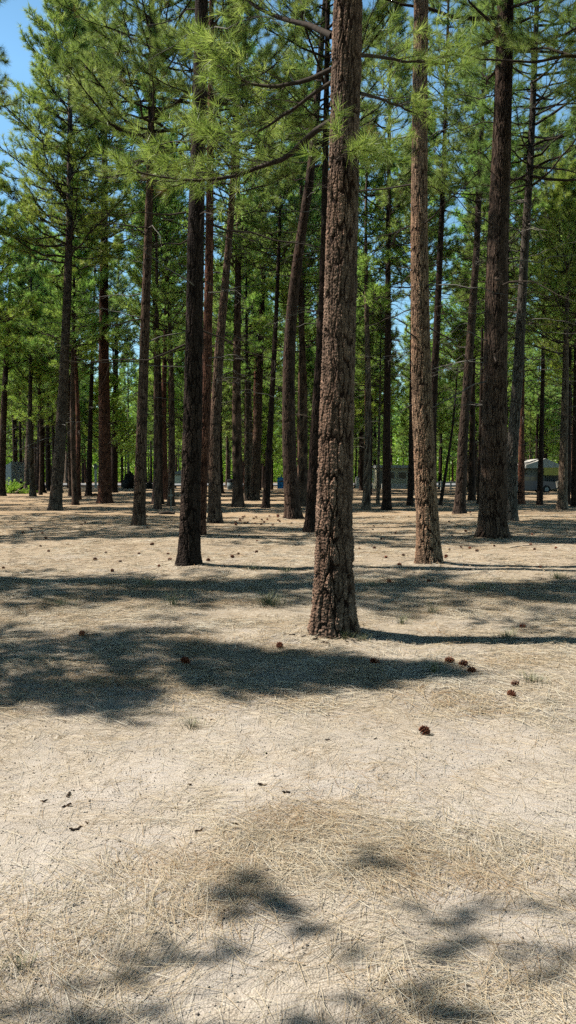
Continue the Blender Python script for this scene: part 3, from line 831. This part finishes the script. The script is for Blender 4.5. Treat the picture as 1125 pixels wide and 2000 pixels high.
# ------------------------------------------------------------------ pine cones
def cone_mesh(seed, nsc=58, Lc=0.088):
    rng = np.random.default_rng(seed)
    mb = MB()
    for i in range(nsc):
        t = (i + 0.5) / nsc
        a = i * 2.39996
        zc = (t - 0.5) * Lc * 0.86
        rad = 0.042 * math.sin(PI * (0.10 + 0.84 * t)) ** 0.75 * rng.uniform(0.9, 1.1)
        el = -0.5 + 1.55 * t
        d = np.array([math.cos(a) * math.cos(el), math.sin(a) * math.cos(el), math.sin(el)])
        sd = np.array([-math.sin(a), math.cos(a), 0]); up = np.cross(d, sd)
        o = np.array([0, 0, zc]); r0 = 0.006
        wv = 0.0085 * (0.6 + 0.6 * math.sin(PI * t))
        p = [o + d * r0 - sd * 0.002, o + d * r0 + sd * 0.002, o + d * rad * 0.72 + sd * wv + up * 0.001, o + d * rad + sd * wv * 0.35 - up * 0.004,
             o + d * rad - sd * wv * 0.35 - up * 0.004, o + d * rad * 0.72 - sd * wv + up * 0.001]
        lo = [q - up * 0.0028 for q in p]
        v = p + lo
        q = [(0, 1, 2, 5), (5, 2, 3, 4), (6, 11, 8, 7), (11, 10, 9, 8), (1, 7, 8, 2), (2, 8, 9, 3), (3, 9, 10, 4), (4, 10, 11, 5), (5, 11, 6, 0)]
        b = rng.uniform(0.35, 0.75)
        mb.add(v, q, rnd=[b * .3, b * .3, b, min(1, b + .35), min(1, b + .35), b, 0.05, 0.05, b * .5, b * .7, b * .7, b * .5])
    k = np.linspace(0, 1, 6)
    tubes(mb, np.stack([0 * k, 0 * k, (k - 0.5) * Lc * 0.9], -1)[None], 0.008 * np.sin(PI * (0.1 + 0.8 * k))[None], 6, 0, rnd=0.1)
    return mb.mesh('pine_cone', [CONE], smooth=False)


CONES = [cone_mesh(3), cone_mesh(8, 50, 0.074)]


def cone(px, py, label, group=None, s=1.0, rot=None, v=0, pos=None):
    p = gp(px, py) if pos is None else pos
    o = link('pine_cone', CONES[v], None, (p[0], p[1], float(ground_z(p[0], p[1])) + 0.028 * s))
    o.rotation_euler = rot or (rng.uniform(1.2, 1.9), rng.uniform(-0.4, 0.4), rng.uniform(0, 6.28)); o.scale = (s, s, s)
    return tag(o, label, 'pine cone', group or 'pine cones lying on the forest floor')


for px, py, s, lb in [
    (878, 1296, 1.05, 'dark pine cone at the left end of the row of three'),
    (905, 1301, 1.0, 'pine cone in the middle of the row of three'),
    (921, 1312, 1.0, 'pine cone at the right end of the row of three'),
    (1006, 1338, 0.9, 'reddish open pine cone, upper of the pair on the right'),
    (999, 1358, 0.95, 'open pine cone with pale centre, lower of the pair on the right'),
    (829, 1436, 1.0, 'pine cone nearest the camera, lying alone on the sand'),
    (1021, 1222, 0.9, 'lone pine cone above the long trunk shadow on the right'),
    (732, 1298, 1.1, 'black-looking pine cone in the shade below the largest pine'),
    (546, 1260, 1.0, 'shaded pine cone just left of the largest pine'),
    (362, 1296, 1.1, 'shaded pine cone in the middle of the wide dark shadow'),
    (160, 1246, 0.9, 'small pine cone near the upper rim of the wide dark shadow'),
    (760, 1138, 1.1, 'pine cone in the shade between the largest and the light tan pine'),
    (838, 1136, 1.0, 'pine cone in the shade below the light tan pine'),
    (454, 1090, 1.1, 'pine cone right of the nearly black pine'),
    (872, 1086, 1.0, 'pine cone at the right foot of the light tan pine'),
    (780, 1106, 1.1, 'reddish pine cone left of the light tan pine'),
    (90, 1052, 1.2, 'reddish pine cone alone on the sunlit strip at the left'),
    (297, 1066, 1.2, 'pine cone on the sunlit strip between the brown and nearly black pines')]:
    cone(px, py, lb, s=s * 0.82, v=rng.randint(0, 1))
SC = 'reddish-brown pine cone scattered among the tree bases'
for k in range(26):
    cone(rng.uniform(455, 560), rng.uniform(1005, 1026), SC, 'scattered distant pine cones', 0.95, v=k % 2)
for k in range(70):
    px = rng.choice([60, 130, 215, 300, 470, 560, 720, 745, 790, 890, 930, 1010, 1075]) + rng.gauss(0, 28) if k % 4 else rng.uniform(5, 1120)
    cone(px, rng.uniform(985, 1085) if k % 4 else rng.uniform(1060, 1115), SC, 'scattered distant pine cones', rng.uniform(0.55, 0.95), v=k % 2)

# ------------------------------------------------------------------ grass tufts, twigs, bark chips
def grass_mesh(seed, n, h, spread):
    rg = np.random.default_rng(seed)
    a = rg.random(n) * 2 * PI; r = np.abs(rg.normal(0, spread, n)); lean = rg.uniform(0.15, 1.1, n)
    k = np.linspace(0, 1, 4); hh = h * rg.uniform(0.4, 1.1, n)
    bx = r * np.cos(a); by = r * np.sin(a); a2 = a + rg.normal(0, 0.7, n)
    out = (lean[:, None] * k ** 1.6) * hh[:, None]
    P = np.stack([bx[:, None] + out * np.cos(a2)[:, None], by[:, None] + out * np.sin(a2)[:, None], hh[:, None] * (k - 0.35 * lean[:, None] * k ** 2) - 0.01], -1)
    S = np.stack([-np.sin(a2), np.cos(a2), 0 * a2], -1)[:, None] * (0.0028 * (1 - 0.8 * k))[None, :, None]
    V = np.stack([P - S, P + S], 2)
    i = np.arange(n)[:, None] * 8 + np.arange(3)[None] * 2
    return MB().add(V.reshape(-1, 3), np.stack([i, i + 1, i + 3, i + 2], -1).reshape(-1, 4), rnd=np.repeat(np.clip(rg.normal(0.55, 0.25, n), 0, 1), 8)).mesh('grass_tuft', [GRASSY])


GM = [grass_mesh(1, 240, 0.17, 0.12), grass_mesh(2, 50, 0.20, 0.045), grass_mesh(3, 110, 0.14, 0.09)]
for px, py, v, s, lb in [
    (525, 1182, 0, 1.25, 'broad greenish grass tuft left of the largest pine'),
    (340, 1184, 1, 1.3, 'sparse grass tuft below the nearly black pine'),
    (290, 1142, 1, 1.2, 'wispy grass tuft in the shade at the left'),
    (848, 1312, 1, 0.8, 'pale thin grass tuft beside the row of three cones'),
    (492, 1110, 2, 1.1, 'small grass tuft right of the nearly black pine'),
    (558, 1112, 2, 0.9, 'small grass tuft behind the broad greenish one'),
    (375, 1420, 2, 0.55, 'tiny grass tuft at the front rim of the wide shadow'),
    (645, 1232, 1, 0.7, 'short grass wisps at the left foot of the largest pine'),
    (785, 1212, 1, 0.9, 'pale grass wisps right of the largest pine'),
    (725, 1145, 2, 1.1, 'grass tuft in the shade right of the largest pine'),
    (940, 1150, 2, 1.2, 'grass tuft in the shade at the right'),
    (1040, 1330, 2, 0.8, 'flattened grey grass tuft beside the pair of cones'),
    (990, 1240, 2, 0.9, 'dry grass tuft near the lone cone on the right'),
    (35, 1885, 2, 0.40, 'tiny green sprig in the near left corner'),
    (845, 1195, 1, 0.9, 'upright grass wisps in the sun below the light tan pine'),
    (1090, 1125, 0, 0.9, 'wide grass patch near the right edge'),
    (120, 1180, 2, 1.2, 'grass tuft in the shade at the far left')]:
    p = gp(px, py); p[2] = float(ground_z(p[0], p[1]))
    o = link('grass_tuft', GM[v], None, p); o.scale = (s, s, s); o.rotation_euler = (0, 0, rng.uniform(0, 6)); tag(o, lb, 'grass tuft', 'grass tufts')

DEADW = plain('grey_dead_wood', (0.20, 0.16, 0.12), 0.9, 0.4, 30)
for pl, r0, lb in [
    ([(392, 1134), (420, 1128), (446, 1122), (448, 1110)], 0.006, 'thin bent twig in the shade right of the nearly black pine'),
    ([(284, 1160), (288, 1142), (300, 1128)], 0.006, 'curved upright dead twig in the shade at the left'),
    ([(690, 1255), (720, 1262), (760, 1258)], 0.006, 'dead twig on the ground right of the largest pine'),
    ([(995, 1070), (1040, 1066), (1085, 1064)], 0.012, 'long dead branch on the ground below the grey bent pine')]:
    pts = [gp(*pl[0])]
    Yt = pts[0][1]
    P = np.array([dp(a, b, Yt) for a, b in pl]); P[:, 2] += float(ground_z(pts[0][0], Yt)) + 0.01
    c0 = P[0].copy()
    q = np.linspace(0, 1, 12); s_ = np.linspace(0, 1, len(P))
    Pq = np.stack([np.interp(q, s_, P[:, i]) for i in range(3)], -1) - c0
    Pq += np.random.default_rng(len(lb)).normal(0, 0.006, Pq.shape)
    mb = MB(); tubes(mb, Pq[None], (r0 * (1 - 0.6 * q))[None], 6)
    tag(mb.obj('fallen_twig', [DEADW], None, True, c0), lb, 'twig', 'fallen twigs')

CHIP = plain('dark_bark_chip', (0.055, 0.035, 0.025), 0.9, 0.5, 60)


def chip_mesh(seed):
    rg = np.random.default_rng(seed)
    k = np.linspace(0, 1, 7)
    P = np.stack([(k - 0.5) * 0.06, 0.012 * np.sin(k * 5 + seed), 0.004 * np.sin(k * 9)], -1) + rg.normal(0, 0.002, (7, 3))
    mb = MB(); tubes(mb, P[None], (0.009 * np.sin(PI * (0.08 + 0.84 * k)) * rg.uniform(0.5, 1.2, 7))[None], 6); return mb.mesh('bark_chip', [CHIP])


CH = [chip_mesh(i) for i in range(4)]
for i, (px, py, s) in enumerate([(86, 1564, .8), (134, 1549, .9), (130, 1578, .8), (148, 1618, 1.2), (170, 1608, .5), (512, 1544, .8), (558, 1558, .7), (460, 1622, .6), (388, 1630, .7), (605, 1604, .4),
                                 (640, 1398, .5), (640, 1452, .6), (733, 1449, .5), (520, 1478, .4), (412, 1412, .4), (995, 1490, .4), (790, 1468, .3), (370, 1534, .5), (985, 1775, .35), (230, 1700, .5), (465, 1760, .4), (1050, 1690, .3)]):
    p = gp(px, py); p[2] = float(ground_z(p[0], p[1])) + 0.004
    o = link('bark_chip', CH[i % 4], None, p); o.rotation_euler = (rng.uniform(-.3, .3), rng.uniform(-.3, .3), rng.uniform(0, 6)); o.scale = (s, s, s)
    tag(o, 'small dark bark crumb on the sunlit foreground sand', 'bark chip', 'dark bark crumbs on the sand')

for i in range(20):
    a = rng.uniform(-2.9, -0.2) if i < 15 else rng.uniform(0, 3.1); d_ = rng.uniform(0.27, 0.5)
    x, y = 0.47 + d_ * math.cos(a), 7.72 + d_ * math.sin(a)
    o = link('bark_flake', CH[i % 4], None, (x, y, float(ground_z(x, y)) + 0.006)); o.rotation_euler = (rng.uniform(-.4, .4), rng.uniform(-.4, .4), rng.uniform(0, 6)); s_ = rng.uniform(0.5, 1.2); o.scale = (s_, s_ * 1.3, s_ * 0.7)
    tag(o, 'shed bark flake lying at the foot of the largest pine', 'bark flake', 'bark flakes at the foot of the largest pine')
for i in range(5):
    x, y = 0.47 + rng.uniform(-0.05, 0.32), 7.72 - rng.uniform(0.27, 0.36)
    o = link('grass_tuft', GM[1], None, (x, y, float(ground_z(x, y)))); k9 = rng.uniform(0.35, 0.7); o.scale = (k9, k9, k9); o.rotation_euler = (0, 0, rng.uniform(0, 6))
    tag(o, 'pale dry grass wisps at the right foot of the largest pine', 'grass tuft', 'dry wisps at the right foot of the largest pine')

# ------------------------------------------------------------------ things between and behind the trees
WHITE = plain('white_paint', (0.92, 0.84, 0.70), 0.6, 0.06, 3); CREAM = plain('cream_wall', (0.88, 0.76, 0.50), 0.8, 0.06, 2)
GLASS = plain('dark_glass', (0.025, 0.03, 0.035), 0.15, 0.2, 3, 0.0, 0.6); ROOF = plain('pale_roof', (0.72, 0.68, 0.60), 0.8, 0.15, 2)
YELLOW = plain('yellow_board', (0.80, 0.64, 0.15), 0.7, 0.12, 3); SLAT = plain('weathered_slats', (0.33, 0.30, 0.24), 0.85, 0.3, 5)
BLUE = plain('blue_plastic', (0.07, 0.38, 0.86), 0.45, 0.12, 4); GREYM = plain('grey_metal', (0.34, 0.36, 0.34), 0.6, 0.2, 6)
DKBLUE = plain('dark_blue_paint', (0.02, 0.035, 0.08), 0.25, 0.15, 3, 0.0, 0.6); RUBBER = plain('tyre_rubber', (0.02, 0.02, 0.02), 0.9, 0.2, 10)
ROCK = plain('dark_rock', (0.035, 0.030, 0.027), 0.95, 0.5, 3, 0.6); CANVAS = plain('white_canvas', (0.95, 0.90, 0.82), 0.8, 0.04, 3)


def at(px, py, Y):
    p = dp(px, py, Y); p[2] = 0; return p


def k_(Y): return Y / F      # metres per pixel


# white cabin
Y = 84; c = at(768, 950, Y); s = k_(Y)
t = thing('cabin', c, 'low white cabin with a flat pale roof behind the straight dark pine', 'cabin', None, 0.0)
mb = MB(); box(mb, (0, 2.0, 1.05), (66 * s, 4.0, 2.5)); mb.obj('wall', CREAM, t, False)
mb = MB(); box(mb, (0, 1.9, 2.42), (72 * s, 4.8, 0.30)); mb.obj('roof', ROOF, t, False)
for x0 in (-0.3, 1.0):
    mb = MB(); box(mb, (x0, -0.03, 1.45), (0.95, 0.06, 0.85)); wn = mb.obj('window', WHITE, t, False)
    mb = MB(); box(mb, (x0, -0.07, 1.45), (0.8, 0.03, 0.7)); mb.obj('pane', GLASS, wn, False)
mb = MB(); box(mb, (-1.35, -0.03, 1.0), (0.8, 0.07, 1.9)); mb.obj('door', SLAT, t, False)
mb = MB(); box(mb, (0, -0.55, 0.28), (48 * s, 0.25, 0.55)); mb.obj('skirting_board', WHITE, t, False)

# yellow building with open front
Y = 72; c = at(1062, 955, Y); s = k_(Y)
t = thing('park_building', c, 'yellow-fronted building with pale gable roof and slatted lower wall', 'building', None, 0.0)
hw = 1.5
mb = MB(); box(mb, (0, 3, 1.1), (2.9, 5.0, 2.3)); mb.obj('wall', SLAT, t, False)
mb = MB(); prism(mb, [(-1.7, 2.15), (1.75, 2.15), (1.75, 2.35), (0.15, 3.05), (-1.7, 2.45)], -0.1, 5.6); mb.obj('roof', ROOF, t, False)
mb = MB(); box(mb, (0.75, -0.14, 1.85), (1.6, 0.06, 0.72)); mb.obj('fascia', YELLOW, t, False)
mb = MB()
for i in range(9): box(mb, (-0.02 + i * 0.19, 0.35, 0.9), (0.05, 0.05, 1.3))
mb.obj('slat_screen', SLAT, t, False)
mb = MB(); box(mb, (0.75, 0.28, 0.45), (1.6, 0.05, 0.6)); mb.obj('kick_panel', CREAM, t, False)
for x0 in (-0.08, 1.58):
    mb = MB(); box(mb, (x0, 0.0, 0.7), (0.1, 0.1, 1.5)); mb.obj('post', SLAT, t, False)
# open shelter to its left, with a long roof
Y = 76; c = at(1025, 955, Y)
t = thing('open_shelter', c, 'long low open shelter behind the dark blue car', 'shelter')
mb = MB(); prism(mb, [(-2.4, 2.2), (1.2, 2.2), (1.2, 2.38), (-0.6, 2.75), (-2.4, 2.38)], 0, 4); mb.obj('roof', plain('grey_roof', (0.25, 0.23, 0.2), 0.9), t, False)
for x0 in (-2.2, -0.9, 0.9):
    mb = MB(); box(mb, (x0, 0.2, 1.1), (0.12, 0.12, 2.2)); mb.obj('post', SLAT, t, False)
mb = MB(); box(mb, (-0.6, 3.8, 1.1), (3.4, 0.1, 2.2)); mb.obj('back_wall', plain('brown_board', (0.14, 0.08, 0.05), 0.9), t, False)


def car(px, py, Y, rz, paint, label):
    c = at(px, py, Y)
    t = thing('parked_car', c, label, 'car', 'parked cars', rz)
    prof = [(-2.1, 0.35), (-1.0, 0.28), (1.0, 0.28), (2.1, 0.35), (2.15, 0.75), (1.9, 0.95), (1.0, 1.02), (0.4, 1.46), (-1.0, 1.5), (-1.75, 1.05), (-2.15, 0.95)]
    mb = MB(); prism(mb, prof, -0.85, 0.85); mb.obj('body', paint, t, False)
    for sd in (-1, 1):
        for a, b in ((-0.95, -0.2), (-0.12, 0.45)):
            mb = MB(); prism(mb, [(a - (0.35 if a < -0.5 else 0), 1.06), (b + (0.35 if b > 0 else 0), 1.06), (b, 1.38), (a, 1.40)], sd * 0.86 - 0.012, sd * 0.86 + 0.012); mb.obj('side_window', GLASS, t, False)
        for x0 in (-1.3, 1.3):
            mb = MB(); th = np.linspace(0, 2 * PI, 13)[:-1]
            prism(mb, [(x0 + 0.33 * math.cos(a), 0.33 + 0.33 * math.sin(a)) for a in th], sd * 0.80 - 0.11, sd * 0.80 + 0.11); wh = mb.obj('wheel', RUBBER, t, False)
            mb = MB(); prism(mb, [(x0 + 0.19 * math.cos(a), 0.33 + 0.19 * math.sin(a)) for a in th], sd * 0.92 - 0.01, sd * 0.92 + 0.01); mb.obj('rim', GREYM, wh, False)


car(1030, 965, 66, 0.1, DKBLUE, 'dark blue car parked under the trees by the open shelter')
car(1135, 962, 70, 0.3, WHITE, 'white car half hidden at the right edge')

# white rail fence
Y = 80; c = at(872, 956, Y)
t = thing('rail_fence', c, 'white rail fence section beside the leaning dark brown pine', 'fence')
for x0 in (-1.5, -0.55, 0.45, 1.15):
    mb = MB(); box(mb, (x0, 0, 0.42), (0.14, 0.14, 1.0)); mb.obj('post', WHITE, t, False)
for z in (0.35, 0.75):
    mb = MB(); box(mb, (-0.17, -0.09, z), (2.75, 0.05, 0.16)); mb.obj('rail', WHITE, t, False)

# blue bin, grey barrel, white posts
Y = 82; c = at(549, 956, Y); s = k_(Y)
t = thing('recycling_bin', c, 'bright blue bin left of the curved dark pine', 'bin')
mb = MB(); box(mb, (0, 0, 0.55), (0.78, 0.7, 0.98)); box(mb, (0, -0.36, 0.62), (0.5, 0.04, 0.28)); mb.obj('body', BLUE, t, False)
mb = MB(); prism(mb, [(-0.45, 1.06), (0.45, 1.06), (0.3, 1.24), (-0.3, 1.24)], -0.4, 0.4); mb.obj('lid', BLUE, t, False)
mb = MB(); box(mb, (0, 0, 1.34), (0.12, 0.12, 0.2)); mb.obj('knob', BLUE, t, False)
mb = MB(); box(mb, (0, -0.40, 0.85), (0.42, 0.02, 0.14)); mb.obj('slot', GLASS, t, False)
Y = 78; c = at(451, 958, Y)
t = thing('trash_barrel', c, 'grey trash barrel with dark bag between distant trunks', 'trash barrel')
th = np.linspace(0, 2 * PI, 25)[:-1]
mb = MB(); k = np.array([0, .02, .3, .32, .6, .62, .9, .92]); rr = np.array([.36, .38, .38, .395, .395, .38, .38, .39])
V = np.stack([rr[:, None] * np.cos(th), rr[:, None] * np.sin(th), k[:, None] + 0 * th], -1); i = np.arange(7)[:, None] * 24; j = np.arange(24)[None]
mb.add(V.reshape(-1, 3), np.stack([i + j, i + (j + 1) % 24, i + (j + 1) % 24 + 24, i + j + 24], -1).reshape(-1, 4)); mb.obj('drum', GREYM, t)
mb = MB(); rr2 = np.array([.40, .42, .36, .05]); k2 = np.array([.80, .95, 1.05, 1.1])
V = np.stack([rr2[:, None] * np.cos(th) * (1 + .06 * np.sin(5 * th)), rr2[:, None] * np.sin(th), k2[:, None] + 0.02 * np.sin(7 * th)], -1); i = np.arange(3)[:, None] * 24
mb.add(V.reshape(-1, 3), np.stack([i + j, i + (j + 1) % 24, i + (j + 1) % 24 + 24, i + j + 24], -1).reshape(-1, 4)); mb.obj('bag', RUBBER, t)
Y = 92; c = at(187, 945, Y)
t = thing('sign_post', c, 'white post with a small dark lantern-like top by the road', 'post')
mb = MB(); box(mb, (0, 0, 1.05), (0.24, 0.18, 2.1)); mb.obj('post', WHITE, t, False)
mb = MB(); box(mb, (0, 0, 2.4), (0.36, 0.3, 0.5)); prism(mb, [(-0.26, 2.65), (0.26, 2.65), (0, 2.85)], -0.2, 0.2); mb.obj('lantern', GREYM, t, False)
Y = 84; c = at(698, 955, Y)
t = thing('utility_pedestal', c, 'small white pedestal box just right of the largest pine', 'utility box')
mb = MB(); box(mb, (0, 0, 0.6), (0.34, 0.34, 1.2)); mb.obj('body', WHITE, t, False)
mb = MB(); prism(mb, [(-0.2, 1.2), (0.2, 1.2), (0, 1.36)], -0.2, 0.2); mb.obj('cap', GREYM, t, False)
# white tent at the left
Y = 66; c = at(22, 940, Y)
t = thing('white_tent', c, 'tall white canvas tent glimpsed between trunks at the left', 'tent')
mb = MB(); prism(mb, [(-0.55, 0.9), (0.25, 0.9), (0.32, 2.65), (-0.30, 2.35)], -0.6, 2.5); mb.obj('canvas', CANVAS, t, False)
mb = MB(); box(mb, (0.30, -0.7, 1.3), (0.06, 0.06, 2.6)); mb.obj('pole', SLAT, t, False)
# cream shed
Y = 118; c = at(350, 945, Y)
t = thing('shed', c, 'cream shed with sloping roof far behind the thin trunks', 'shed')
mb = MB(); box(mb, (0, 1.5, 0.7), (3.0, 3, 1.8)); mb.obj('wall', CREAM, t, False)
mb = MB(); prism(mb, [(-1.8, 1.6), (1.8, 1.6), (0.2, 2.2)], -0.3, 3.3); mb.obj('roof', SLAT, t, False)


def rock(px, py, Y, w_, h_, seed, label):
    c = at(px, py, Y)
    n1, n2 = 28, 40
    th = np.linspace(0, PI, n1); ph = np.arange(n2) * 2 * PI / n2
    PH, TH = np.meshgrid(ph, th)
    r = 1 + 0.45 * (vn(PH / (2 * PI) * 8, TH * 2.5, seed, 8) - 0.5) + 0.2 * (vn(PH / (2 * PI) * 20, TH * 6, seed + 1, 20) - 0.5)
    V = np.stack([r * np.sin(TH) * np.cos(PH) * w_ / 2 * (1 - 0.3 * np.cos(TH)), r * np.sin(TH) * np.sin(PH) * w_ / 2, h_ * (0.42 + 0.58 * r * np.cos(TH))], -1)
    i = np.arange(n1 - 1)[:, None] * n2; j = np.arange(n2)[None]
    q = np.stack([i + j, i + n2 + j, i + n2 + (j + 1) % n2, i + (j + 1) % n2], -1).reshape(-1, 4)
    tag(MB().add(V.reshape(-1, 3), q).obj('boulder', ROCK, None, True, c), label, 'boulder', 'dark boulders')


rock(254, 947, 88, 1.9, 1.75, 3, 'large dark boulder left of the leaning brown pine')
rock(292, 950, 86, 1.0, 0.6, 7, 'small dark boulder right of the leaning brown pine')
# survey stake and log
c = gp(334, 998); c[2] = float(ground_z(c[0], c[1])); sY = k_(c[1])
t = thing('marker_stake', c, 'thin wooden stake with a crosspiece standing in the clearing', 'stake')
mb = MB(); box(mb, (0, 0, 44 * sY / 2), (0.045, 0.045, 46 * sY)); mb.obj('stake', SLAT, t, False)
mb = MB(); box(mb, (0, -0.04, 32 * sY), (0.22, 0.025, 0.08)); mb.obj('crosspiece', SLAT, t, False)
LOGM = plain('log_bark', (0.10, 0.07, 0.05), 0.95, 0.4, 10, 0.6)


def log(px, py, L, r0, rz, label):
    c = gp(px, py); c[2] = float(ground_z(c[0], c[1])) + r0 * 0.7
    k = np.linspace(-0.5, 0.5, 12)
    P = np.stack([k * L, 0.03 * np.sin(k * 7), 0.02 * np.cos(k * 9)], -1)
    R = r0 * (1 + 0.15 * np.sin(k * 17)); R[0] = R[-1] = 0.01; P[0] = P[1]; P[-1] = P[-2]; P[0, 0] -= 0.01; P[-1, 0] += 0.01
    mb = MB(); tubes(mb, P[None], R[None], 10); o = mb.obj('fallen_log', LOGM, None, True, c); o.rotation_euler = (0, 0, rz)
    tag(o, label, 'log', 'fallen logs')


log(326, 1002, 0.75, 0.07, 0.1, 'short dark log lying at the foot of the wooden stake')
log(185, 969, 0.7, 0.10, -0.2, 'short root log beside the thin black pine')
log(150, 950, 6.0, 0.14, 0.05, 'long log lying near the road behind the reddish pine')
log(310, 953, 5.0, 0.14, -0.05, 'long log lying near the road right of the boulders')

# low shrub at the left
c = at(22, 948, 62)
rg = np.random.default_rng(77)
t = thing('shrub', c, 'low bright green shrub below the white tent', 'shrub')
k = np.linspace(0, 1, 6); nb = 70
az = rg.random(nb) * 2 * PI; el = rg.uniform(0.1, 1.3, nb); L = rg.uniform(0.8, 1.9, nb)
d = np.stack([np.cos(az) * np.cos(el) * 1.25, np.sin(az) * np.cos(el), np.sin(el) * 0.75], -1)
P = d[:, None] * (k[None] * L[:, None])[..., None] + rg.normal(0, 0.03, (nb, 6, 3))
mb = MB(); tubes(mb, P, 0.015 * (1 - 0.6 * k)[None] * np.ones((nb, 1)), 3, 0, rnd=0.4); mb.obj('stems', [TWIG], t)
mb = MB(); TP, TD = interp(P, rg.uniform(0.4, 1, (nb, 9)))
add_needles(mb, TP.reshape(-1, 3), norm(TD + rg.normal(0, .4, TD.shape)).reshape(-1, 3), 14, 0.03, 0.16, rg, rg.random(nb * 9) * 0.9, mat=0)
o = mb.obj('foliage', [NEED], t); o.color = (1.4, 1.6, 0.8, 1)
